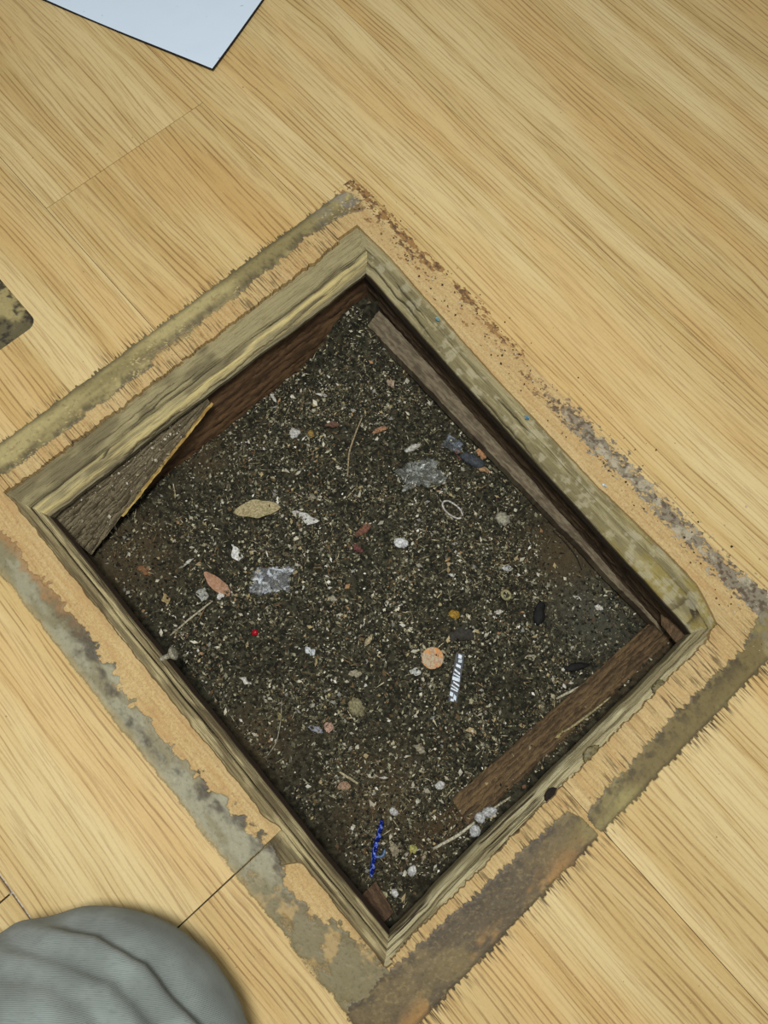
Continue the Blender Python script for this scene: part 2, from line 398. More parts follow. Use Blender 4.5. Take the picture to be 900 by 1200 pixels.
        sp = fbm(X * 0.10, Y * 0.24, 45, 4) * 0.5 + fbm(X * 0.35, Y * 0.55, 47, 3) * 0.5
        al = sst(-0.10, 0.12, sp - (0.76 - 0.42 * dens)) * 0.9
        al *= (Y > yB_lam(X) + 2) * sst(-18, -10, d)
        C = mixc(lin((146, 108, 62)), lin((128, 118, 98)), grey)
        C = mixc(C, lin((76, 60, 42)), sst(0.46, 0.62, fbm(X * 0.25, Y * 0.3, 41)) * 0.8)
        C = mixc(C, lin((170, 160, 134)), sst(0.54, 0.66, fbm(X * 0.09, Y * 0.09, 43)) * grey * 0.8)
        H = 0.3 + 0.6 * vh
    keep = al > 0.02
    k4 = keep[:-1, :-1] | keep[1:, :-1] | keep[:-1, 1:] | keep[1:, 1:]
    Z = 0.12 + np.maximum(H, 0.05) * sst(0.0, 0.9, al) * 0.8
    C = np.concatenate([C * 1.08, al[..., None]], -1)
    return grid('adhesive_residue', np.stack([X, Y, Z], -1), C, m_res, floor, keep=k4)
tag(residue('A'), 'olive band of old adhesive with comb-like edge')
tag(residue('C'), 'brown-olive band of old adhesive, widest at the near corner')
tag(residue('D'), 'grey-green band of old adhesive with dark grime')
tag(residue('B'), 'speckled brown and grey grime along the far long side')

# ------------------------------------------------------------------ hatch frame timbers (mitred loop)
PA = [(-474, -7.5), (-461, -7.5), (-447, -8.5), (-436, -10), (-433, -16), (-430.5, -9), (-420, -12), (-411.5, -17), (-412.5, -25), (-428, -32)]
PD = [(-178, -7.5), (-151, -7.5), (-146, -8), (-142, -8.5), (-140.8, -14), (-139.5, -8.5), (-135, -10), (-131, -15), (-129, -34), (-142, -44)]
PC = [(216, -7.5), (202, -7.5), (199, -8), (196, -9), (195, -13), (194, -9.5), (190.5, -13), (187.5, -20), (187.5, -36), (196, -46)]
PBz = [-7.5, -4.5, -5, -5.5, -7, -6, -8, -12, -26, -32]
PBf = [1.35, 1.0, 0.8, 0.62, 0.60, 0.58, 0.3, 0.0, -0.02, 0.2]     # share of the way from inner edge to laminate edge
NT = 150
tt = np.linspace(0, 9, NT)
ki = np.arange(10)
def prof(P): a = np.array(P); return np.interp(tt, ki, a[:, 0]), np.interp(tt, ki, a[:, 1])
ax_, az_ = prof(PA); dy_, dz_ = prof(PD); cx_, cz_ = prof(PC)
bf_ = np.interp(tt, ki, PBf); bz_ = np.interp(tt, ki, PBz)
def yB(x, f): return yB_in(x) + (yB_lam(x) - yB_in(x)) * f
frame = empty('hatch_frame', (-130, 110, -50))
tag(frame, 'weathered grey-green timber frame lining the floor hatch opening', 'frame')
def timber(side):
    ns = 460
    s = np.linspace(0, 1, ns)[:, None]
    T = np.broadcast_to(tt[None, :], (ns, NT))
    if side in 'AC':
        xx = ax_ if side == 'A' else cx_; zz = az_ if side == 'A' else cz_
        y0 = dy_[None, :]; y1 = yB(xx, bf_)[None, :]
        Y = y0 + (y1 - y0) * s; X = np.broadcast_to(xx[None, :], Y.shape).copy()
        zs, ze = dz_, bz_; along, across = Y, X
    else:
        x0 = ax_[None, :]; x1 = cx_[None, :]
        X = x0 + (x1 - x0) * s
        if side == 'D': Y = np.broadcast_to(dy_[None, :], X.shape).copy(); zz = dz_
        else: Y = yB(X, np.broadcast_to(bf_[None, :], X.shape)); zz = bz_
        zs, ze = az_, cz_; along, across = X, Y
    Z = np.broadcast_to(zz[None, :], X.shape).copy()
    w0 = np.clip(1 - s / 0.02, 0, 1) * 0.5; w1 = np.clip(1 - (1 - s) / 0.02, 0, 1) * 0.5
    Z = Z * (1 - w0 - w1) + zs[None, :] * w0 + ze[None, :] * w1
    kk = 'ABCD'.index(side) * 7
    fib = fbm(along * 0.012, T * 2.6, kk, 4)            # long fibres
    fin = fbm(along * 0.03, T * 7.0, kk + 2, 3)
    blo = fbm(along * 0.02, T * 0.5, kk + 4, 3)
    wob = (fbm(along * 0.018, along * 0, kk + 5, 3) - 0.5)
    amp = {'A': 5, 'B': 1.2, 'C': 3, 'D': 2}[side]
    Z = Z + (fib - 0.5) * amp + (fin - 0.5) * amp * 0.4
    inn = sst(1.2, 3, T)
    sh = wob * {'A': 9, 'B': 2, 'C': 6, 'D': 3}[side] * inn * sst(0, .05, s) * sst(1, .95, s)
    if side in 'AC': X = X + sh
    else: Y = Y + sh
    G1 = lin((156, 145, 106)); G2 = lin((122, 112, 82)); YL = lin((206, 188, 128)); GR = lin((150, 142, 112)); DK = lin((52, 43, 30)); BK = lin((20, 16, 12))
    C = mixc(G1, G2, sst(0.4, 0.62, blo))
    if side == 'A':
        C = mixc(C, YL, sst(5.0, 5.4, T) * sst(7.0, 6.2, T) * sst(0.35, 0.6, fib) * 0.9)
        C = mixc(C, lin((142, 132, 102)), sst(6.4, 7.0, T) * 0.8)
        C = mixc(C, lin((40, 31, 20)), sst(0.46, 0.6, fib) * sst(5.6, 7.5, T) * 0.55)
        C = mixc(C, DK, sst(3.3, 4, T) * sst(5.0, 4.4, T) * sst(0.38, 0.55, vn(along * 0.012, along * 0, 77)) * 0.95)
    elif side == 'D':
        C = mixc(lin((180, 166, 122)), lin((136, 123, 88)), sst(0.42, 0.6, blo))
        C = mixc(C, BK, sst(3.2, 4, T) * sst(5, 4.3, T) * sst(0.25, 0.45, vn(along * 0.015, along * 0, 71)) * 0.9)
        C = mixc(C, lin((60, 48, 32)), sst(0.5, 0.62, fib) * 0.6)
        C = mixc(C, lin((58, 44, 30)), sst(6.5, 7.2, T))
    elif side == 'C':
        C = mixc(lin((182, 172, 134)), lin((146, 135, 100)), sst(0.42, 0.6, blo))
        C = mixc(C, lin((58, 46, 30)), sst(0.53, 0.62, fib) * sst(0.5, 0.62, vn(along * 0.014, along * 0, 79)) * 0.95)
        C = mixc(C, lin((96, 86, 60)), sst(6.5, 7.2, T) * 0.7)
    else:
        C = mixc(lin((160, 149, 110)), lin((128, 118, 84)), sst(0.4, 0.6, fbm(along * .015, T * 1.3, 91)))
        C = mixc(C, lin((150, 134, 70)), sst(-20, 120, X) * sst(0.4, 0.6, blo) * 0.7)
        C = mixc(C, lin((70, 58, 38)), sst(140, 165, X) * sst(185, 172, X) * sst(1.5, 3, T) * sst(0.4, 0.5, vn(X * 0.1, T * 0.8, 3)))
        C = mixc(C, lin((176, 168, 136)), sst(0.55, 0.7, fbm(X * 0.1, Y * 0.1, 5)) * 0.6)
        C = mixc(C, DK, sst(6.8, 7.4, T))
    for q in range({'A': 11, 'B': 5, 'C': 9, 'D': 8}[side]):
        r2 = np.random.default_rng(kk * 50 + q)
        t0 = r2.uniform(1.5, 7.2); s0 = r2.uniform(-.1, .9); ln = r2.uniform(.08, .4)
        tc = t0 + (s - s0) * r2.uniform(-2.0, 2.0) + (vn(s * 22, s * 0 + q, q) - .5) * .5 + (vn(s * 90, s * 0 + q, q + 3) - .5) * .16
        wd = r2.uniform(.03, .11) * sst(s0, s0 + ln * .3, s) * sst(s0 + ln, s0 + ln * .6, s) + 1e-4
        ck = np.exp(-((T - tc) / wd) ** 2) * (wd > .01)
        C = mixc(C, lin((44, 35, 24)), ck * .92); Z = Z - ck * 2.5
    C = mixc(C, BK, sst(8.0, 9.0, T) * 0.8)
    P = np.stack([X, Y, Z], -1)
    ob = grid('timber', P, C, m_wood_y if side in 'AC' else m_wood_x, frame, flip=side in 'CB')
    return ob
tA = timber('A'); tag(tA, 'split yellowish timber under the far left cut edge')
tB = timber('B'); tag(tB, 'flat grey-green timber along the far long side')
tC = timber('C'); tag(tC, 'pale timber with dark splits at the near right edge')
tD = timber('D'); tag(tD, 'timber with a long straight crack on the near long side')
# torn knot and chips of olive filler on the near right timber
def blob(name, c, r, mat, seed, sq=(1, 1, 1), sub=3, amp=0.35, parent=None, rot=0.0, freq=1.6):
    bm = bmesh.new(); bmesh.ops.create_icosphere(bm, subdivisions=sub, radius=1.0)
    V = np.array([v.co[:] for v in bm.verts]); F = [[v.index for v in f.verts] for f in bm.faces]; bm.free()
    d = 1 + amp * 2 * (fbm(V[:, 0] * freq + V[:, 2] * .9 + 5, V[:, 1] * freq + V[:, 2] * 1.3 + 5, seed) - 0.5)
    V = V * d[:, None] * r * np.array(sq)
    cr, sr = math.cos(rot), math.sin(rot)
    V = np.stack([V[:, 0] * cr - V[:, 1] * sr, V[:, 0] * sr + V[:, 1] * cr, V[:, 2]], -1)
    return link(name, mesh(name, V, F), mat, parent, loc=c, smooth=True)
m_filler = simple('olive_filler', (120, 108, 68), 0.5)
m_dark = simple('dark_rot', (40, 32, 22), 0.9)
for (x, y, r, q) in ((199, 153, 7, 1), (201, 262, 6, 2)):
    blob('filler_lump', (x, y, -2.0), r, m_filler, q + 40, (1.0, 1.6, 0.16), 3, 0.45, tC)
blob('knot', (200.5, 92, -7), 8, m_dark, 44, (0.75, 1.1, 0.25), 3, 0.45, tC)

# ------------------------------------------------------------------ pit: ground, walls, ledges
def x0C(y): return np.interp(y, [-130, -70, 100, 350], [158, 150, 156, 168])
def gz(x, y):
    x = np.asarray(x, float); y = np.asarray(y, float)
    z = -118 + 45 * np.exp(-((x + 415) ** 2 + (y - 345) ** 2) / 70 ** 2) + 10 * np.exp(-((x + 120) ** 2 + (y - 110) ** 2) / 170 ** 2)
    z = z + 44 * np.clip((x - x0C(y)) / (192 - x0C(y)), 0, 1)
    z = z + 16 * np.exp(-((x + 392) / 7) ** 2) * sst(-60, 20, y)          # ridge at foot of far left wall
    z = z - 6 * np.exp(-((x - 120) ** 2 + (y - 310) ** 2) / 60 ** 2)
    return z
def ground_h(X, Y): return gz(X, Y) + (fbm(X * 0.03, Y * 0.03, 3) - .5) * 9 + (fbm(X * 0.16, Y * 0.16, 7) - .5) * 5 + (vn(X * 0.5, Y * 0.5, 9) - .5) * 2.0
xs = np.arange(-440, 206, 1.7); ysg = np.arange(-158, 372, 1.7)
X, Y = np.meshgrid(xs, ysg, indexing='ij')
Z = ground_h(X, Y)
n1 = fbm(X * 0.012, Y * 0.012, 51); n2 = fbm(X * 0.25, Y * 0.25, 53, 3)
C = mixc(lin((42, 41, 32)), lin((74, 71, 55)), sst(0.35, 0.65, n2))
def gauss(x, y, cx, cy, r): return np.exp(-((x - cx) ** 2 + (y - cy) ** 2) / r ** 2)
br = np.clip(gauss(X, Y, 30, 330, 55) + gauss(X, Y, 100, -60, 60) + 0.9 * gauss(X, Y, -350, -100, 60) + 0.7 * gauss(X, Y, -60, -120, 50) + 0.8 * gauss(X, Y, -395, 60, 40), 0, 1)
C = mixc(C, lin((96, 82, 59)), br * 0.75)
C = mixc(C, lin((92, 91, 78)), np.clip(gauss(X, Y, 110, 300, 50), 0, 1) * 0.8)
C = mixc(C, lin((94, 77, 54)), sst(-4, 6, X - x0C(Y)) * sst(34, 20, X - x0C(Y)) * sst(-80, -30, Y) * 0.75)
ground = grid('ground', np.stack([X, Y, Z], -1), C, m_earth); tag(ground, 'dark crumbly dirt at the bottom of the hatch pit', None, None, 'structure')

def wall(name, x0, x1, y0, y1, top, bot, nrm, c1, c2, label, stretch='x'):
    n, m = 300, 46
    s = np.linspace(0, 1, n)[:, None]; t = np.linspace(0, 1, m)[None, :]
    X = x0 + (x1 - x0) * s + nrm[0] * t; Y = y0 + (y1 - y0) * s + nrm[1] * t
    Z = top + (bot - top) * t + 0 * s
    al = X if stretch == 'x' else Y
    nn = fbm(al * 0.03, Z * 0.25, 5 + len(label)); fi = fbm(al * 0.15, Z * 0.3, 9 + len(label))
    dx = (nn - .5) * 5 + (fi - .5) * 2.5
    if stretch == 'x': Y = Y + dx
    else: X = X + dx
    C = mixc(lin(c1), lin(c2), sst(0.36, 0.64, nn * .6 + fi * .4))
    o = grid(name, np.stack([X, Y, Z], -1), C, m_wood_x if stretch == 'x' else m_wood_y)
    return tag(o, label, None, None, 'structure')
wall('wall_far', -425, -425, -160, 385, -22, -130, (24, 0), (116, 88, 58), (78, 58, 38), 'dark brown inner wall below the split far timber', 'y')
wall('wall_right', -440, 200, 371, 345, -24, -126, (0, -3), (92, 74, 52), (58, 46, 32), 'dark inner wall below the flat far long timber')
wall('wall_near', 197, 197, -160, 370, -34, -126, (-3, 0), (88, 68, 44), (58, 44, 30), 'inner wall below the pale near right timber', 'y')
wall('wall_left', -440, 205, -150, -150, -34, -130, (0, 3), (52, 42, 30), (34, 27, 19), 'dark recessed inner wall below the cracked near timber')  # darker than the other walls: shade under the overhang put into the colour

def slab(name, corners, th, c1, c2, mat, parent=None, label=None, cat=None, seed=1, n=200, m=22, rough=1.5):
    # corners: (p00, p10, p11, p01) top surface, bilinear; s runs p00->p10
    p = [np.array(c, float) for c in corners]
    s = np.linspace(0, 1, n)[:, None, None]; t = np.linspace(0, 1, m)[None, :, None]
    P = p[0] * (1 - s) * (1 - t) + p[1] * s * (1 - t) + p[2] * s * t + p[3] * (1 - s) * t
    nr = np.cross(p[1] - p[0], p[3] - p[0]); nr /= np.linalg.norm(nr)
    if nr[2] < 0: nr = -nr
    L = np.linalg.norm(p[1] - p[0])
    al = s[..., 0] * L; ac = t[..., 0] * np.linalg.norm(p[3] - p[0])
    f1 = fbm(al * 0.04 + ac * 0, ac * 0.35 + al * 0, seed); f2 = fbm(al * 0.2, ac * 0.3, seed + 3)
    edge = (fbm(al * 0.08, ac * 0 + seed, seed + 5) - .5) * 3
    P = P + nr * ((f1 - .5) * rough * 2 + (f2 - .5) * rough)[..., None]
    P = P + (p[3] - p[0]) / np.linalg.norm(p[3] - p[0]) * edge[..., None]
    C = mixc(lin(c1), lin(c2), sst(0.35, 0.65, f1 * .6 + f2 * .4))
    B = P - nr * th
    V = np.concatenate([P.reshape(-1, 3), B.reshape(-1, 3)]); CC = np.concatenate([C.reshape(-1, 3)] * 2)
    # orientation check
    q = grid_faces(n, m); a = V[q[0]]
    if np.dot(np.cross(a[1] - a[0], a[2] - a[0]), nr) < 0: q = q[:, ::-1]
    qb = q[:, ::-1] + n * m
    idx = np.arange(n * m).reshape(n, m)
    loop = np.concatenate([idx[:, 0], idx[-1, 1:], idx[-2::-1, -1], idx[0, -2:0:-1]])
    nx = np.roll(loop, -1)
    sd = np.stack([loop, nx, nx + n * m, loop + n * m], -1)
    return link(name, mesh(name, V, np.concatenate([q, qb, sd]), CC), mat, parent, smooth=False)
o = slab('batten', ((-405, 340, -80), (190, 340, -88), (190, 356, -85), (-405, 366, -77)), 26, (132, 120, 96), (96, 84, 66), m_wood_x, seed=3)
tag(o, 'dusty grey wooden batten lying along the dark far long wall', 'batten')
o = slab('rotten_board', ((149, 10, -114), (164, 358, -110), (188, 358, -76), (180, 4, -84)), 5, (116, 94, 64), (78, 63, 44), m_wood_y, seed=8, rough=2.5)
tag(o, 'rotten reddish-brown board leaning along the near right wall', 'board')
o = slab('wood_block', ((196, 322, -30), (196, 352, -30), (150, 352, -62), (166, 336, -60)), 6, (114, 92, 66), (88, 70, 50), m_wood_x, seed=12, n=60, m=40, rough=1.0)
tag(o, 'small brown wood wedge jammed in the right corner of the pit', 'wood block')
o = slab('bark_piece', ((150, -136, -80), (184, -138, -62), (186, -120, -72), (152, -116, -92)), 4, (104, 82, 60), (78, 60, 44), m_wood_x, seed=14, n=60, m=30, rough=1.5)
tag(o, 'reddish-brown bark flake against the near long wall at the bottom corner', 'bark')

# broken board sagging from the far left timber
def outline_slab(name, top, th, mat, colfn, n_edge=1):
    pass
def tri_panel(name, poly, th, mat, cfn, seed, parent=None, res=60, rough=1.2):
    # poly: four 3D corners of a bent sheet, finely gridded, real thickness
    return None
o = slab('broken_panel', ((-417, -136, -32), (-420, 104, -27), (-411, 102, -36), (-374, -134, -98)), 4, (144, 132, 104), (96, 86, 66), m_earth, seed=21, n=200, m=50, rough=3.0)
tag(o, 'broken dusty wood panel sagging away from the far left timber', 'wood panel')
e = slab('torn_edge', ((-410.5, 104, -34.5), (-385, -74, -81), (-382, -72, -83), (-407, 104, -36)), 3, (196, 170, 100), (150, 118, 62), m_wood_y, o, seed=23, n=90, m=6, rough=0.4)
e['label'] = 'pale yellow torn edge of the panel'

# screw sticking out of the near long timber
def lathe(name, pts, mat, loc, axis, parent=None, seg=20):
    V = []; F = []
    z = Vector(axis).normalized(); rot = Vector((0, 0, 1)).rotation_difference(z).to_matrix()
    for (r, h) in pts:
        for k in range(seg):
            a = 2 * math.pi * k / seg
            V.append(tuple(rot @ Vector((r * math.cos(a), r * math.sin(a), h))))
    for i in range(len(pts) - 1):
        for k in range(seg):
            F.append([i * seg + k, i * seg + (k + 1) % seg, (i + 1) * seg + (k + 1) % seg, (i + 1) * seg + k])
    F.append([k for k in range(seg)][::-1]); F.append([(len(pts) - 1) * seg + k for k in range(seg)])
    return link(name, mesh(name, V, F), mat, parent, loc=loc, smooth=False)
m_screw = simple('dull_zinc', (170, 166, 146), 0.5, (120, 112, 92), 0.6, metal=0.2)
lathe('screw', [(3, 0), (3, 11), (3.6, 11.2), (7.4, 15), (8, 16.6), (6.4, 18.4), (1.8, 18.8), (1.6, 17), (0.2, 16.8)], m_screw, (-193, -135, -14), (0.3, 1, 0.25), tD)['label'] = 'dull metal screw head'

# ------------------------------------------------------------------ loose litter that nobody could count
def octas(cent, size, ang, tilt, cols, name, mat, lab, cat, rise):
    n = len(cent)
    base = np.array([(1, 0, 0), (0, 1, 0), (-1, 0, 0), (0, -1, 0), (0, 0, 1), (0, 0, -1)], float)
    j = 1 + (rng.random((n, 6, 1)) - .5) * 0.7
    V = base[None] * j * size[:, None, :]
    ct, st = np.cos(tilt)[:, None], np.sin(tilt)[:, None]
    x, y, z = V[..., 0], V[..., 1], V[..., 2]
    x, z = x * ct - z * st, x * st + z * ct
    ca, sa = np.cos(ang)[:, None], np.sin(ang)[:, None]
    x, y = x * ca - y * sa, x * sa + y * ca
    V = np.stack([x, y, z], -1) + cent[:, None, :]
    f = np.array([(0, 1, 4), (1, 2, 4), (2, 3, 4), (3, 0, 4), (1, 0, 5), (2, 1, 5), (3, 2, 5), (0, 3, 5)])
    F = (f[None] + np.arange(n)[:, None, None] * 6).reshape(-1, 3)
    o = link(name, mesh(name, V.reshape(-1, 3), F, np.repeat(cols, 6, 0)), mat)
    return tag(o, lab, cat, None, 'stuff')
def litter(n, name, pal, wts, smin, smax, flat, lng, lab, cat, zone=None):
    x = rng.uniform(-412, 190, n * 3); y = rng.uniform(-132, 344, n * 3)
    bare = 0.85 * gauss(x, y, 30, 335, 50) + (0.75 if name != 'dirt_crumbs' else 0.0) * gauss(x, y, 120, 305, 45) + 0.5 * gauss(x, y, -350, -110, 60) + 0.5 * gauss(x, y, -20, -125, 45)
    bare = bare + np.where((x - x0C(y) > -3) & (x - x0C(y) < 17) & (y > -60), np.where(y > 130, 0.8, 0.35), 0)
    d0 = 0.5 if name == 'dirt_crumbs' else 0.18
    den = d0 + (1 - d0) * sst(0.38, 0.62, fbm(x * 0.025, y * 0.025, 61))
    ok = rng.random(n * 3) < den * (1 - np.clip(bare, 0, .95))
    if zone is not None: ok &= zone(x, y)
    x = x[ok][:n]; y = y[ok][:n]; n = len(x)
    sz = smin + (smax - smin) * rng.random(n) ** 2.6
    el = 1 + lng * rng.random(n) ** 2
    size = np.stack([sz * el, sz * (0.55 + 0.4 * rng.random(n)), sz * flat * (0.5 + rng.random(n))], -1)
    c = lin(np.array(pal))[rng.choice(len(pal), n, p=np.array(wts) / sum(wts))]
    c = c * (0.75 + 0.5 * rng.random((n, 1)))
    z = ground_h(x, y) + sz * 0.35 + rng.random(n) * 0.8
    return octas(np.stack([x, y, z], -1), size, rng.uniform(0, 6.28, n), rng.normal(0, 0.35, n), c, name, m_bits, lab, cat, 0)
litter(46000, 'dirt_crumbs', [(36, 35, 27), (62, 60, 46), (95, 92, 71), (127, 123, 99), (160, 154, 124), (100, 80, 54), (196, 190, 162)], [36, 27, 18, 9, 4.5, 6, 2], 0.7, 2.6, 0.6, 0.8, 'fine dark crumbs and grit covering the pit bottom', 'grit')
litter(13000, 'chaff', [(88, 83, 62), (124, 117, 88), (166, 156, 122), (194, 184, 148), (128, 102, 68), (48, 45, 34)], [26, 22, 13, 5, 8, 26], 0.45, 1.0, 0.6, 11, 'loose straw-like chaff and fibres strewn over the pit dirt', 'chaff')
litter(1900, 'pale_chips', [(196, 190, 168), (166, 160, 140), (212, 208, 194), (164, 146, 106), (136, 134, 124), (160, 124, 86)], [20, 28, 12, 22, 16, 4], 1.1, 3.4, 0.35, 0.9, 'tiny pale chips and husks scattered through the pit dirt', 'chips')
litter(2600, 'ledge_grit', [(62, 53, 40), (104, 95, 74), (146, 138, 112), (194, 188, 168), (104, 76, 50)], [26, 24, 18, 8, 18], 0.8, 3.0, 0.6, 1.2, 'grit lying along the near right wall above the rotten board', 'grit', lambda x, y: x - x0C(y) > 17)
# crumbs on the laminate by the far long side
n = 240
x = rng.uniform(-500, 250, n); y = yB_lam(x) + 10 + rng.gamma(1.6, 16, n); ok = y < 500; x = x[ok]; y = y[ok]; n = len(x)
sz = 0.5 + 1.1 * rng.random(n) ** 2
pal = lin(np.array([(70, 52, 34), (110, 84, 52), (190, 180, 156), (54, 44, 32)]))
octas(np.stack([x, y, sz * 0.5 + 1.0], -1), np.stack([sz * 1.2, sz, sz * .7], -1), rng.uniform(0, 6.28, n), rng.normal(0, .2, n), pal[rng.integers(0, 4, n)], 'floor_grit', m_bits, 'specks of grit on the laminate along the far long side', 'grit', 0)

n = 260
u_ = rng.random(n) ** 0.8; v_ = rng.random(n)
pc_ = [np.array(c, float) for c in ((-417, -136, -32), (-420, 104, -27), (-411, 102, -36), (-374, -134, -98))]
Pp = np.stack([pc_[0] * (1 - a) * (1 - b) + pc_[1] * a * (1 - b) + pc_[2] * a * b + pc_[3] * (1 - a) * b for a, b in zip(u_ * .8, v_)])
sz = 0.6 + 2.0 * rng.random(n) ** 3
pal = lin(np.array([(150, 138, 108), (110, 100, 76), (190, 182, 160), (80, 70, 52)]))
octas(Pp + [0.8, 0, 1.6], np.stack([sz * 1.3, sz, sz * .6], -1), rng.uniform(0, 6.28, n), rng.normal(.6, .2, n), pal[rng.integers(0, 4, n)], 'panel_dust', m_bits, 'dust and pale grit caught on the broken sagging panel', 'grit', 0)

# ------------------------------------------------------------------ single pieces of litter in the pit
MC = {}
def mc(c, rough=0.7, c2=None, **k):
    key = (c, rough, c2, tuple(k.items()))
    gy = sum(c) / 3; kS = 1.0 if max(c) - min(c) > 125 else 0.78
    c = tuple(gy + (q - gy) * kS for q in c)
    if key not in MC: MC[key] = simple('litter_%d' % len(MC), c, rough, c2, **k)
    return MC[key]
def on(x, y, dz=1.5): return (x, y, float(ground_h(np.array(x), np.array(y))) + dz)
def flake(name, xy, L, W, ang, c, label, cat, seed=0, th=0.9, pointy=1.0, curl=2.0, jag=0.25, dz=1.6, c2=None, rough=0.7, group=None, bend=0.0):
    n = 22; r_ = np.random.default_rng(seed + 100)
    t = np.linspace(0, 1, n)
    prof_ = np.sin(np.pi * t) ** pointy
    lf = lambda k_: (vn(t * 3.2 + k_ * 7.3, t * 0 + seed, seed) - .5) * 1.5 + (vn(t * 9 + k_ * 3.1, t * 0 + seed, seed + 2) - .5) * .7
    up = np.clip(prof_ * (1 + (jag + .25) * lf(1) * 1.6), .02, 2); dn = np.clip(prof_ * (1 + (jag + .25) * lf(2) * 1.6), .02, 2)
    m = 7; u = np.linspace(-1, 1, m)
    X = np.broadcast_to((t[:, None] - .5) * L, (n, m)); Wd = np.where(u[None] > 0, up[:, None], dn[:, None]) * W / 2
    Y = u[None] * Wd + bend * L * ((2 * t[:, None] - 1) ** 2 - .5)
    Z = curl * ((u[None] ** 2) * prof_[:, None] * .8 + 0.6 * np.sin(t[:, None] * 4 + seed)) + 0.5 * r_.random((n, m))
    V = np.stack([X, Y, Z], -1).reshape(-1, 3); Vb = V - [0, 0, th]
    q = grid_faces(n, m, flip=False); qb = q[:, ::-1] + n * m
    idx = np.arange(n * m).reshape(n, m)
    loop = np.concatenate([idx[:, 0], idx[-1, 1:], idx[-2::-1, -1], idx[0, -2:0:-1]]); nx = np.roll(loop, -1)
    sd = np.stack([loop, nx, nx + n * m, loop + n * m], -1)
    V = np.concatenate([V, Vb]); ca, sa = math.cos(ang), math.sin(ang)
    V = np.stack([V[:, 0] * ca - V[:, 1] * sa, V[:, 0] * sa + V[:, 1] * ca, V[:, 2]], -1)
    o = link(name, mesh(name, V, np.concatenate([q, qb, sd])), mc(c, rough, c2), None, loc=on(*xy, dz))
    return tag(o, label, cat, group)
def tube(name, pts, r, c, label, cat, parent=None, seg=7, taper=0.3, raw=False, mat=None, loc=None, group=None):
    P = np.array(pts, float)
    if not raw: P = np.array([on(x, y, dz) for (x, y, dz) in pts])
    k = len(P); tt_ = np.linspace(0, k - 1, max(10, 5 * k)); 
    # smooth interpolation
    Q = np.stack([np.interp(tt_, np.arange(k), P[:, i]) for i in range(3)], -1)
    for _ in range(3): Q[1:-1] = (Q[:-2] + 2 * Q[1:-1] + Q[2:]) / 4
    base = Q.mean(0); base[2] = Q[:, 2].min()
    Q = Q - base
    T = np.gradient(Q, axis=0); T /= np.linalg.norm(T, axis=1)[:, None]
    N = np.cross(T, [0, 0, 1.0]); N /= np.linalg.norm(N, axis=1)[:, None] + 1e-9; B = np.cross(N, T)
    rad = r * (1 - taper * np.linspace(-1, 1, len(Q)) ** 2)
    a = np.linspace(0, 2 * np.pi, seg, endpoint=False)
    V = Q[:, None, :] + rad[:, None, None] * (np.cos(a)[None, :, None] * N[:, None, :] + np.sin(a)[None, :, None] * B[:, None, :])
    n = len(Q); F = []
    for i in range(n - 1):
        for j in range(seg): F.append([i * seg + j, i * seg + (j + 1) % seg, (i + 1) * seg + (j + 1) % seg, (i + 1) * seg + j])
    F.append(list(range(seg))[::-1]); F.append([(n - 1) * seg + j for j in range(seg)])
    o = link(name, mesh(name, V.reshape(-1, 3), F), mat or mc(c), parent, loc=tuple(base), smooth=True)
    if label and parent is None: tag(o, label, cat, group)
    return o
def lump(name, xy, r, c, label, cat, seed=0, sq=(1, .8, .55), rot=0.0, amp=0.4, dz=None, c2=None, rough=0.75, group=None, freq=1.6):
    x, y, z = on(*xy, (r * sq[2] * 0.55 if dz is None else dz))
    o = blob(name, (x, y, z), r, mc(c, rough, c2), seed, sq, 3, amp, None, rot, freq)
    return tag(o, label, cat, group)
def crumple(name, xy, W, H_, ang, c, label, cat, seed, amp=7, mat=None, dz=3):
    n = 64; s = np.linspace(-1, 1, n); U, Vv = np.meshgrid(s, s, indexing='ij')
    a = np.arctan2(Vv, U); rr = 0.75 + 0.45 * (fbm(np.cos(a) * 1.5 + 4, np.sin(a) * 1.5 + 4, seed) - .5) * 2
    X = U * W / 2 * rr; Y = Vv * H_ / 2 * rr
    wx = X + (fbm(X * .06, Y * .06, seed + 7) - .5) * 26; wy = Y + (fbm(X * .06 + 9, Y * .06, seed + 8) - .5) * 26
    rid = np.minimum(np.abs(fbm(wx * .16 + 3, wy * .05 + 9, seed + 2, 2) - .5), np.abs(fbm(wx * .05, wy * .12 + 4, seed + 4, 2) - .5)) * 2
    cr = np.exp(-(rid / .075) ** 2)
    Z = amp * cr + (fbm(X * .08, Y * .08, seed + 5) - .5) * amp
    Z = Z - Z.min() * 0.6
    edge_ = np.maximum(np.abs(U), np.abs(Vv))
    ac = np.clip(.14 + .95 * cr + .5 * sst(.55, .7, fbm(X * .12, Y * .12, seed + 9)), 0, 1) * sst(1.0, .86, edge_ + (fbm(X * .2, Y * .2, seed) - .5) * .3)
    CA = np.concatenate([np.ones((n * n, 3)), ac.reshape(-1, 1)], 1)
    P = np.stack([X, Y, Z], -1).reshape(-1, 3); ca, sa = math.cos(ang), math.sin(ang)
    P = np.stack([P[:, 0] * ca - P[:, 1] * sa, P[:, 0] * sa + P[:, 1] * ca, P[:, 2]], -1)
    o = link(name, mesh(name, P, grid_faces(n, n), CA), mat, None, loc=on(*xy, dz))
    return tag(o, label, cat)
WHT = (214, 210, 196); CRM = (190, 178, 140); TAN = (170, 136, 88); BRL = (140, 86, 44); PNK = (176, 132, 104)

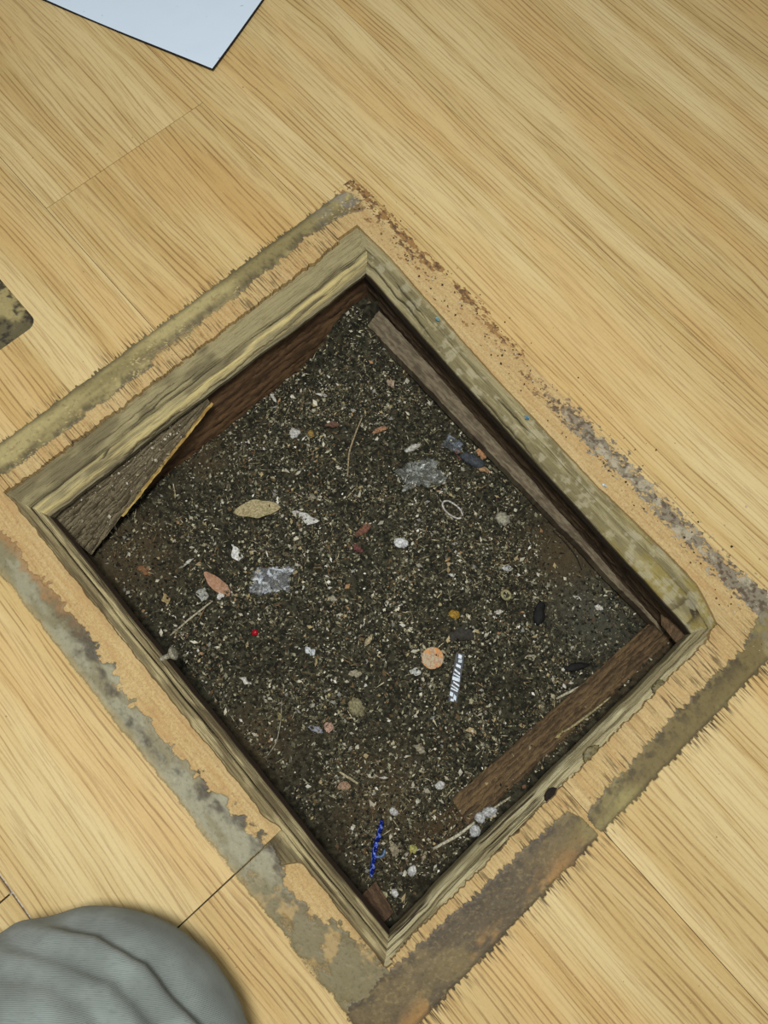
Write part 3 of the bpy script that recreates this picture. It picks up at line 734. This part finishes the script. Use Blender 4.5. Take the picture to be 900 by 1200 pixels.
lump('paper_crumb', (-337, 170), 8, WHT, 'crumpled white paper scrap nearest the far left wall', 'paper scrap', 3, (1, .85, .6), .4, .55)
flake('bone_sliver', (-236, 104), 40, 11, 0.5, WHT, 'white curved bone-like sliver right of the torn tan leaf', 'sliver', 4, pointy=.7, jag=.35, bend=.1)
flake('torn_leaf', (-286, 63), 62, 23, 0.95, (182, 162, 112), 'large pale tan torn leaf in the left half of the pit', 'leaf', 5, pointy=.6, jag=-.12, c2=(128, 118, 80), curl=3)
flake('paper_chip', (-259, 7), 27, 11, -0.12, (226, 224, 212), 'bright white ragged chip above the pinkish leaf', 'paper chip', 6, pointy=.8, jag=.5, curl=1)
flake('pink_leaf', (-244, -38), 46, 15, 0.12, PNK, 'pinkish-brown dead leaf with dark spots, lying left of the grey foil', 'leaf', 7, pointy=.5, jag=-.1, c2=(150, 108, 70))
flake('brown_leaf', (-319, -96), 26, 12, 0.55, (150, 98, 48), 'small orange-brown leaf nearest the left corner', 'leaf', 8)
flake('tan_leaf', (-272, -99), 17, 9, -0.3, (190, 160, 96), 'tiny tan leaf near the cracked long timber', 'leaf', 9)
flake('grey_flake', (-246, -61), 18, 15, 0.5, (176, 174, 160), 'pale grey rounded flake at the end of the long straw', 'flake', 10, pointy=.6)
tube('straw', [(-232, -124, 3), (-231, -90, 4), (-230, -56, 5)], 1.5, CRM, 'long straight straw beside the pinkish leaf', 'straw')
flake('white_husk', (-228, -45, ), 11, 8, 1.2, WHT, 'small white husk at the tip of the long straw', 'husk', 11)
def film_mat(name, c, alpha, rough=0.2):
    M = Mat(name); V, x, y, z = M.pos()
    at = M.n('ShaderNodeAttribute'); at.attribute_name = 'col'
    n1 = M.noise(V, 0.25, 3, .6); M.bump(n1, 0.5, 1.2)
    M.put(M.b.inputs['Alpha'], M.f('MULTIPLY', at.outputs['Alpha'], alpha, clamp=True))
    return M.out(M.mix(n1, L3(*c), L3(*[k * .8 for k in c])), rough, 0.9)
crumple('foil_scrap', (-203, 15), 70, 44, 0.95, None, 'crumpled silvery-grey foil scrap below the white ragged chip', 'foil', 71, 5, film_mat('foil', (214, 218, 220), 1.0, 0.3))
crumple('plastic_film', (-180, 255), 74, 50, 1.1, None, 'large crumpled clear plastic film in the upper part of the pit', 'plastic film', 74, 7, film_mat('clear_film', (214, 218, 208), 0.8))
crumple('film_scrap', (-182, 322), 34, 28, 0.4, None, 'small bluish crinkled film scrap near the batten', 'plastic film', 77, 4, film_mat('blue_film', (170, 182, 192), 0.7))
flake('terracotta_chip', (-147, 341), 17, 14, 0.2, (196, 134, 78), 'orange terracotta chip against the batten', 'chip', 12, th=3, pointy=.45, curl=.4)
lump('slate_shard', (-148, 326), 14, (70, 76, 82), 'dark slate shard between the orange and tan chips', 'shard', 13, (1.4, .6, .35), .35, .35)
flake('tan_chip', (-128, 328), 20, 8, 0.5, (188, 144, 94), 'tan splinter just below the dark slate shard', 'chip', 14, pointy=.6)
flake('red_chip', (-168, 318), 17, 7, -0.3, (150, 84, 58), 'brick-red splinter on the left of the slate shard', 'chip', 15, pointy=.6)
lump('white_capsule', (-215, 277), 9, (210, 206, 186), 'white knobbly peanut-shaped pellet above the clear film', 'pellet', 16, (1.35, .5, .5), 1.35, .45)
flake('caramel_leaf', (-263, 260), 23, 9, 1.15, (176, 122, 78), 'caramel leaf fragment left of the white pellet', 'leaf', 17, pointy=.6)
flake('peach_flake', (-305, 317), 17, 10, -.2, (188, 160, 122), 'peach flake nearest the top corner of the pit', 'flake', 18)
flake('rust_flake', (-312, 216), 22, 10, 1.0, (122, 84, 60), 'dull rust-brown flake beside the crumpled white scrap', 'flake', 19)
# ring
pts = [(-115 + 16 * math.cos(a) * math.cos(.15) - 8 * math.sin(a) * math.sin(.15), 257 + 16 * math.cos(a) * math.sin(.15) + 8 * math.sin(a) * math.cos(.15), 4) for a in np.linspace(0.3, 6.1, 22)]
tube('white_loop', pts, 1.3, (206, 198, 184), 'thin white loop of thread or wire', 'loop', taper=0)
lump('fluff_ball', (-62, 300), 10, (172, 166, 136), 'pale fuzzy ball nearest the batten', 'fluff', 20, (1, .9, .7), 0, .5, freq=3.5)
lump('white_pebble', (-126, 175), 8, (226, 226, 222), 'bright white pebble pair in the middle of the pit', 'pebble', 21, (1.2, .8, .7), .6, .35)
tube('stalk', [(-293, 254, 5), (-281, 232, 7), (-266, 206, 6), (-241, 182, 4)], 1.3, (170, 148, 104), 'long curved dry stalk left of the clear film', 'stalk')
# orange disc
o = lathe('round_wafer', [(13.5, 0), (14.2, 1), (13.6, 2.2), (9, 2.6), (0.3, 2.4)], None, on(10, 106, 2), (0.1, -0.1, 1), seg=28)
M = Mat('wafer'); V, x, y, z = M.pos(); n1 = M.noise(V, 0.07, 2, .6); n2 = M.noise(V, .5, 2)
o.data.materials.clear(); o.data.materials.append(M.out(M.mix(M.ss(n2, .45, .6), M.mix(M.ss(n1, .46, .58), L3(176, 164, 132), L3(206, 138, 66)), L3(168, 132, 104)), .7, .3))
tag(o, 'round pale wafer with an orange centre', 'wafer')
flake('white_seed', (8, 78), 15, 9, 0.7, (202, 204, 190), 'oval white seed just below the round wafer', 'seed', 22, pointy=.6)
# printed strip
lab = empty('printed_strip', on(48, 112, 2)); tag(lab, 'narrow torn dark strip printed with white marks, right of the wafer', 'label strip')
pa = np.array([29, 136.0]); pb = np.array([66, 88.0]); dv = (pb - pa) / np.linalg.norm(pb - pa); nv = np.array([-dv[1], dv[0]])
zz = on(48, 112, 3)[2] + 2
def strip_box(name, s0, s1, t0, t1, z0, z1, mat, parent, sk=0.0, s2=None):
    L_ = np.linalg.norm(pb - pa)
    c = [(s0, t0), (s1, t0), (s1 + sk, t1), (s0 + sk, t1)]
    V = [(*(pa + dv * a * L_ + nv * b), z0) for a, b in c] + [(*(pa + dv * a * L_ + nv * b), z1) for a, b in c]
    return link(name, mesh(name, V, [[0, 1, 2, 3], [7, 6, 5, 4], [0, 4, 5, 1], [1, 5, 6, 2], [2, 6, 7, 3], [3, 7, 4, 0]]), mat, parent)
m_ink = mc((24, 34, 44), .4); m_lett = mc((226, 232, 238), .5, (190, 206, 216))
strip_box('backing', 0.0, 1.0, -5.5, 5.5, zz, zz - 1.2, m_ink, lab)
for (s0, s1, t0, t1, sk) in ((.02, .10, -2, 2.5, .02), (.13, .19, -1, 3.5, 0), (.22, .28, -3, 3, .03), (.33, .37, -4, 3.5, .07), (.42, .45, -4.5, 4, .05), (.49, .56, -5, 4.5, .02), (.585, .62, -3, 5, .06), (.655, .685, -4.5, 4.5, .07), (.72, .75, -5, 4, .04), (.80, .88, -5, -1, .02), (.84, .93, 0, 3.5, .04), (.94, .99, -3, 1, .0)):
    strip_box('white_mark', s0, s1, t0, t1, zz + .5, zz - .3, m_lett, lab, sk)
# blue twisted cord
cordp = np.array([on(111, -70, 6), on(119, -81, 6), on(126, -93, 7), on(137, -106, 6), on(147, -118, 5)])
root = empty('blue_cord', tuple(cordp.mean(0) - [0, 0, 4])); tag(root, 'short blue twisted foil cord near the bottom corner', 'cord')
tq = np.linspace(0, 4, 90); ctr = np.stack([np.interp(tq, range(5), cordp[:, i]) for i in range(3)], -1)
m_blue = mc((34, 62, 176), .25, (16, 26, 92), spec=.9, metal=.4)
m_blue2 = mc((120, 150, 236), .25, (40, 70, 190), spec=.9)
for ph, mm in ((0, m_blue), (math.pi, m_blue2), (math.pi / 2, m_blue)):
    a = np.linspace(0, 34, 90) + ph
    hx = np.stack([np.cos(a) * 1.6, np.sin(a) * 1.2, np.sin(a + 1) * 1.6], -1)
    tube('strand', ctr + hx, 1.7, None, None, None, root, 6, 0.2, True, mm)
tube('branch', [tuple(ctr[62]), tuple(ctr[62] + [6, 9, 1]), tuple(ctr[62] + [2, 16, 0])], 2.0, None, None, None, root, 6, .3, True, mc((96, 124, 156), .35, (60, 84, 120)))
tube('pale_stick', [(171, -44, 4), (178, -12, 5), (180, 12, 5)], 2.0, (206, 196, 160), 'pale straight stick lying along the near right wall', 'stick', taper=.15)
tube('short_stick', [(183, 34, 4), (187, 62, 4)], 1.4, (186, 174, 136), 'shorter pale stick beyond the white plaster lumps', 'stick', taper=.2)
for i, (x, y, r, l_) in enumerate(((181, 20, 7, 'white plaster lump touching the end of the pale stick'), (184, 33, 8, 'largest white plaster lump by the near right wall'), (187, 6, 7, 'white plaster lump closest to the near right timber'))):
    lump('plaster_lump', (x, y), r, (200, 200, 194), l_, 'plaster lump', 30 + i, (1, .85, .7), i, .4, group='plaster lumps by the near right wall')
tube('dry_root', [(178, 156, 4), (181, 172, 6), (184, 200, 6), (187, 232, 4)], 1.6, (178, 160, 104), 'dry pale root with a thick end on the rotten board', 'root', taper=.4)
flake('dry_bud', (179, 162), 26, 9, 1.4, (176, 158, 84), 'yellowish dry bud at the thick end of the pale root', 'bud', 33, pointy=.7, dz=5)
tube('splinter', [(150, 188, 5), (160, 222, 6)], 1.9, (196, 186, 150), 'pale splinter at the edge of the rotten board', 'splinter', taper=.3)
lump('red_bead', (-163, -41), 5.0, (186, 28, 42), 'small shiny red bead in the left half of the pit', 'bead', 34, (.8, .9, .8), 0, .15, rough=.25)
lump('charcoal_piece', (60, 248), 12, (22, 20, 18), 'black charcoal piece in the right half of the pit', 'charcoal', 35, (1.3, .6, .45), -.9, .4)
flake('bark_strip', (13, 152), 34, 18, .85, (54, 50, 36), 'dark olive bark strip above the printed strip', 'bark', 36, th=3, pointy=.5, c2=(36, 33, 24), dz=3.5)
lump('dark_clod', (140, 236), 11, (24, 22, 18), 'black clod beside the rotten board', 'clod', 37, (1.5, .5, .45), 1.0, .4)
lump('yellow_crumb', (-12, 164), 7, (176, 138, 50), 'mustard-yellow crumb above the dark bark strip', 'crumb', 38, (1, .8, .6), .5, .4)
lump('ochre_crumb', (-322, 186), 5.5, (168, 130, 52), 'ochre crumb beside the crumpled white scrap', 'crumb', 39, (1, .8, .6), .2, .4)
SL = [(-125, -88, 18, 6, .35, 'white sliver nearest the cracked long timber'), (-390, 178, 15, 4, -.1, 'white sliver at the foot of the far left wall'), (-354, 233, 16, 4, .7, 'white sliver right of the crumpled white scrap'),
      (79, 301, 13, 4, .3, 'white sliver towards the right corner'), (107, 313, 12, 6, .4, 'white sliver nearest the right corner'), (24, 210, 11, 6, 1.0, 'white sliver below the yellowish ring'),
      (-51, 197, 13, 4, .6, 'white sliver right of the white pebble pair'), (-290, -48, 17, 3.5, 1.6, 'white sliver above the tiny tan leaf')]
for i, (x, y, l, w_, a, lb) in enumerate(SL): flake('white_sliver', (x, y), l, w_, a, (212, 208, 190), lb, 'sliver', 50 + i, pointy=.7, group='white slivers in the pit')
PB = [(113, -52, 5.5, 'white pebble at the top end of the blue cord'), (128, 10, 6, 'white pebble on the brown dirt left of the pale stick'), (172, -78, 6, 'white pebble in the bottom corner grit'), (176, -108, 5, 'white pebble closest to the bottom corner')]
for i, (x, y, r, lb) in enumerate(PB): lump('corner_pebble', (x, y), r, (214, 212, 202), lb, 'pebble', 60 + i, (1, .8, .7), i, .35, group='white pebbles near the blue cord')
flake('tan_shard', (152, -80), 36, 11, -.15, (166, 150, 112), 'triangular tan shard right of the blue cord', 'shard', 65, pointy=.8)
lump('lime_crumb', (158, -62), 6, (190, 182, 86), 'yellow-green crumb right of the tan shard', 'crumb', 66, (1, .8, .6), .3, .4)
lump('cream_crumb', (170, -122), 7, (200, 192, 136), 'cream crumb in the bottom corner', 'crumb', 67, (1.3, .8, .6), .8, .4)
tube('root_hair', [(-6, 338, 3), (18, 340, 4), (40, 338, 4), (57, 331, 3)], .7, (40, 33, 24), 'thin dark curved root hair on the bare brown dirt', 'root hair')
flake('russet_flake', (-172, 148), 26, 10, 1.4, (128, 78, 52), 'russet flake above the white pebble pair', 'flake', 68, pointy=.6)
flake('maroon_flake', (-158, 128), 15, 8, .3, (120, 62, 52), 'maroon flake left of the white pebble pair', 'flake', 69, pointy=.6)
flake('curled_husk', (-10, 258), 18, 8, .9, (206, 204, 196), 'curled white husk right of centre', 'husk', 70, curl=4)
pts = [(14 + 6 * math.cos(a), 231 + 5 * math.sin(a), 4) for a in np.linspace(0, 6.2, 16)]
tube('seed_ring', pts, 1.8, (172, 162, 104), 'tiny yellowish ring above the black charcoal piece', 'ring', taper=0)
tube('wood_straw', [(35, -71, 3), (60, -63, 3)], 1.7, (194, 178, 128), 'short thick straw in the lower half of the pit', 'straw', taper=.2)
tube('pale_fibre', [(-77, -69, 3), (-60, -84, 4), (-42, -106, 3), (-37, -128, 3)], .8, (160, 150, 122), 'long thin pale fibre by the cracked long timber', 'fibre')
flake('white_flake', (-99, -4), 16, 9, .1, (204, 208, 206), 'bluish-white flake left of the round wafer', 'flake', 72, pointy=.6)
flake('lilac_flake', (-22, -61), 20, 9, .5, (150, 152, 162), 'greyish-lilac flake in the lower left of the pit', 'flake', 73, pointy=.6)
flake('salmon_flake', (-14, -46), 13, 10, .5, (196, 150, 122), 'salmon flake beside the greyish-lilac flake', 'flake', 74, pointy=.6)
lump('mossy_clump', (-8, -6), 11, (148, 138, 92), 'pale mossy clump below the round wafer', 'clump', 75, (1.2, .9, .5), 0, .6, freq=3.0)
flake('tan_square', (52, -78), 17, 10, .9, (176, 138, 100), 'tan square flake left of the short thick straw', 'flake', 76, pointy=.4)
flake('olive_seed', (-62, -82), 14, 6, .0, (178, 160, 88), 'olive seed beside the long thin fibre', 'seed', 77)
for i, (x, y, l, a, c, lb) in enumerate(((-252, 128, 15, .3, (150, 140, 108), 'buff husk above the bone-like sliver'), (-60, 60, 18, 1.8, (184, 164, 116), 'straw-coloured husk left of the dark bark strip'), (-40, 20, 18, .9, (170, 158, 124), 'beige husk left of the mossy clump'), (40, 285, 14, 2.0, (160, 150, 120), 'beige husk above the black charcoal piece'), (92, 200, 16, 1.0, (174, 166, 130), 'beige husk below the black charcoal piece'), (80, 20, 18, .3, (160, 150, 118), 'beige husk below the printed strip'), (-130, 60, 14, .6, (186, 178, 150), 'cream husk right of the grey foil'), (-150, -110, 12, .2, (140, 118, 80), 'dull brown husk beside the cracked timber'))):
    flake('seed_husk', (x, y), l, l * .45, a, c, lb, 'husk', 80 + i, group='seed husks in the pit')
# paint flecks on the far timber
for i, (x, y, c, lb) in enumerate(((-127, 376, (90, 150, 176), 'blue paint fleck on the flat far timber'), (-297, 384, (120, 168, 170), 'pale turquoise paint fleck on the flat far timber near the top corner'), (-4, 384, (204, 216, 214), 'pale paint fleck where the far timber meets the laminate'))):
    o = flake('paint_fleck', (x, y), 8, 3.4, 0.1, c, lb, 'paint fleck', 90 + i, th=.5, curl=.2, group='paint flecks'); o.location.z = (-2.2 if i < 2 else 1.2) * S

# ------------------------------------------------------------------ sheet of paper on the floor
n, m = 60, 44
d1 = np.array([-0.923, -0.385]); d2 = np.array([-0.364, 0.931])
s = np.linspace(0, 396, n)[:, None]; t = np.linspace(0, 280, m)[None, :]
PX = -775 + d1[0] * s + d2[0] * t; PY = 405 + d1[1] * s + d2[1] * t
PZ = 2.6 + 2.0 * np.exp(-(s + t) / 60) + 1.4 * np.sin(s * .02 + 1) * np.exp(-t / 90) + 1.2 * (fbm(s * .01 + t * 0, t * .012 + s * 0, 5) - .5)
V = np.stack([PX, PY, PZ], -1).reshape(-1, 3); c0 = np.array([-930, 470, 0.0]); V = V - c0
q = grid_faces(n, m); qq = V[q[0]]
if np.cross(qq[1] - qq[0], qq[2] - qq[0])[2] < 0: q = q[:, ::-1]
idx = np.arange(n * m).reshape(n, m); loop = np.concatenate([idx[:, 0], idx[-1, 1:], idx[-2::-1, -1], idx[0, -2:0:-1]]); nx = np.roll(loop, -1)
M = Mat('paper'); Vp, x, y, z = M.pos()
pc = M.mix(M.f('MULTIPLY', M.ss(M.noise(Vp, .012, 2), .45, .75), .35), L3(212, 226, 238), L3(196, 210, 222))
pc = M.mix(M.f('MULTIPLY', M.ss(M.noise(Vp, .09, 1), .74, .80), .5), pc, L3(120, 124, 132))
m_paper = M.out(pc, .6, .3)
sheet = link('paper_sheet', mesh('paper_sheet', np.concatenate([V, V - [0, 0, 1.2]]), np.concatenate([q, q[:, ::-1] + n * m, np.stack([loop, nx, nx + n * m, loop + n * m], -1)])), [m_paper], None, loc=tuple(c0), smooth=False)
tag(sheet, 'bluish-white sheet of paper lying on the laminate floor', 'paper')
ep = np.stack([PX, PY, PZ], -1).reshape(-1, 3)[loop]
ep = np.concatenate([ep, ep[:1]]) + [0, 0, -.3]
# dark strip round the sheet, standing in for its thin cast shadow
k = len(ep); cen = ep[:-1].mean(0)
inn = ep + (cen - ep) / np.linalg.norm(cen - ep, axis=1)[:, None] * 1.0; out_ = ep + (ep - cen) / np.linalg.norm(cen - ep, axis=1)[:, None] * 0.9
RV = np.concatenate([inn + [0, 0, .35], out_ + [0, 0, .35], out_ - [0, 0, 1.4], inn - [0, 0, 1.4]]) - c0
RF = [[a * k + i, a * k + i + 1, ((a + 1) % 4) * k + i + 1, ((a + 1) % 4) * k + i] for a in range(4) for i in range(k - 1)]
link('shadow_rim', mesh('shadow_rim', RV, RF), simple('paper_edge_shadow', (40, 34, 30), .9), sheet).matrix_parent_inverse = Matrix.Identity(4)
sheet.children[0].location = (0, 0, 0)

# ------------------------------------------------------------------ crouching person's knee in grey trousers
def capsule(p0, p1, r0, r1, n=24, m=14, sq=1.0):
    p0 = np.array(p0, float); p1 = np.array(p1, float); ax = p1 - p0; L = np.linalg.norm(ax); ax /= L
    a = np.cross(ax, [0, 0, 1.0]); a /= np.linalg.norm(a); b = np.cross(ax, a)
    rings = [(-r0 * math.cos(t), r0 * math.sin(t)) for t in np.linspace(0.05, math.pi / 2, m)] + [(L + r1 * math.sin(t), r1 * math.cos(t)) for t in np.linspace(0, math.pi / 2 - .05, m)]
    V = []; F = []
    for (h, r) in rings:
        for k in range(n):
            th = 2 * math.pi * k / n; V.append(p0 + ax * h + a * r * math.cos(th) + b * r * math.sin(th) * sq)
    for i in range(len(rings) - 1):
        for k in range(n): F.append([i * n + k, i * n + (k + 1) % n, (i + 1) * n + (k + 1) % n, (i + 1) * n + k])
    F.append(list(range(n))[::-1]); F.append([(len(rings) - 1) * n + k for k in range(n)])
    return np.array(V), F
knee = np.array([85, -416, 105.0]); dirn = np.array([0.62, -0.785, 0.0])
hip = knee + dirn * 560 + [0, 0, 190]; ank = knee + dirn * 480 + [0, 0, -80]; toe = ank + [-60, 60, -30.0]
allV = []; allF = []
for a in ((knee, hip, 168, 168, .85), (knee + [0, 0, -10], ank, 146, 96, .9), (hip, hip + [-150, -150, 40], 150, 170, 1)):
    V, F = capsule(a[0], a[1], a[2], a[3], sq=a[4]); b = len(allV) and sum(len(v) for v in allV)
    allV.append(V); allF += [[i + b for i in f] for f in F]
V = np.concatenate(allV)
me = mesh('person', V, allF)
tmp = bpy.data.objects.new('tmp', me); col.objects.link(tmp)
md = tmp.modifiers.new('r', 'REMESH'); md.mode = 'VOXEL'; md.voxel_size = 4.0 * S
md2 = tmp.modifiers.new('s', 'SMOOTH'); md2.iterations = 25; md2.factor = .6
dg = bpy.context.evaluated_depsgraph_get(); me2 = bpy.data.meshes.new_from_object(tmp.evaluated_get(dg))
bpy.data.objects.remove(tmp); bpy.data.meshes.remove(me)
nv = len(me2.vertices); co = np.zeros(nv * 3); me2.vertices.foreach_get('co', co); co = co.reshape(-1, 3) / S
no = np.zeros(nv * 3); me2.vertices.foreach_get('normal', no); no = no.reshape(-1, 3)
rel = co - knee; al = rel @ dirn; sd_ = rel @ np.array([-dirn[1], dirn[0], 0])        # along the leg, and sideways (+ = picture left/up)
side = np.array([0.785, 0.62, 0.0]); sw = rel @ side
fold = 0
for pl, dp, wd in (([(-70, -290), (-43, -266), (-14, -244), (27, -228), (60, -227), (90, -223), (140, -226)], 9, 7), ([(-80, -315), (-47, -294), (-20, -275), (22, -252), (67, -248), (97, -254), (130, -270)], 8, 9), ([(-70, -340), (-37, -315), (-8, -291), (26, -279), (59, -281), (90, -300)], 7, 9)):
    pl = np.array(pl, float) * 1.0; dd = np.full(len(co), 1e9); sg = np.zeros(len(co)); tq_ = np.zeros(len(co))
    cp = np.array([0, 0, 851.0]); pr = co[:, :2] * ((851 - 240) / (851 - co[:, 2]))[:, None]     # compare at the height of the knee top
    for i in range(len(pl) - 1):
        a_, b_ = pl[i], pl[i + 1]; ab = b_ - a_; t_ = np.clip(((pr - a_) @ ab) / (ab @ ab), 0, 1)
        q_ = pr - a_ - t_[:, None] * ab; d_ = np.linalg.norm(q_, axis=1); m_ = d_ < dd
        dd[m_] = d_[m_]; sg[m_] = np.sign(ab[0] * q_[m_, 1] - ab[1] * q_[m_, 0]); tq_[m_] = (i + t_[m_]) / (len(pl) - 1)
    env = sst(0, .25, tq_) * sst(1, .85, tq_)
    fold = fold + (-dp * np.exp(-(dd / wd) ** 2) + dp * .7 * np.exp(-((dd * sg + wd * 2.2) / (wd * 1.5)) ** 2)) * env
wgt = 1.0
disp = fold * wgt + (fbm(sw * .02, al * .008, 5) - .5) * 5 + (fbm(sw * .06, al * .03, 7) - .5) * 2
disp = disp * sst(20, 90, co[:, 2])
co2 = co + no * disp[:, None]; co2[:, 2] = np.maximum(co2[:, 2], 0.8)
me2.vertices.foreach_set('co', ((co2 - [knee[0], knee[1], 0]) * S).ravel()); me2.update()
M = Mat('grey_trouser_cloth'); Vp, x, y, z = M.pos()
wv = M.f('SINE', M.f('MULTIPLY', M.f('ADD', M.f('MULTIPLY', x, .62), M.f('ADD', M.f('MULTIPLY', y, -.6), M.f('MULTIPLY', z, .7))), 4.2))
wv2 = M.noise(M.xyz(M.f('MULTIPLY', M.f('ADD', x, y), .1), M.f('MULTIPLY', M.f('SUBTRACT', x, y), .6), M.f('MULTIPLY', z, .4)), 1, 3, .6)
pc = M.mix(M.ss(M.noise(Vp, .02, 3), .35, .68), L3(112, 118, 112), L3(134, 142, 136))
pc = M.mix(M.f('MULTIPLY', M.ss(wv, -.6, 1), .22), pc, L3(150, 160, 156)); pc = M.mix(M.f('MULTIPLY', M.ss(wv2, .5, .7), .25), pc, L3(84, 90, 90))
M.bump(M.f('ADD', wv, wv2), .35, .8)
me2.materials.clear(); me2.materials.append(M.out(pc, .9, .15))
M.b.inputs['Sheen Weight'].default_value = .15
per = bpy.data.objects.new('person', me2); col.objects.link(per); per.location = Vector((knee[0], knee[1], 0)) * S
me2.polygons.foreach_set('use_smooth', np.ones(len(me2.polygons), bool))
tag(per, 'kneeling person in grey trousers, only a bent knee in view', 'person')
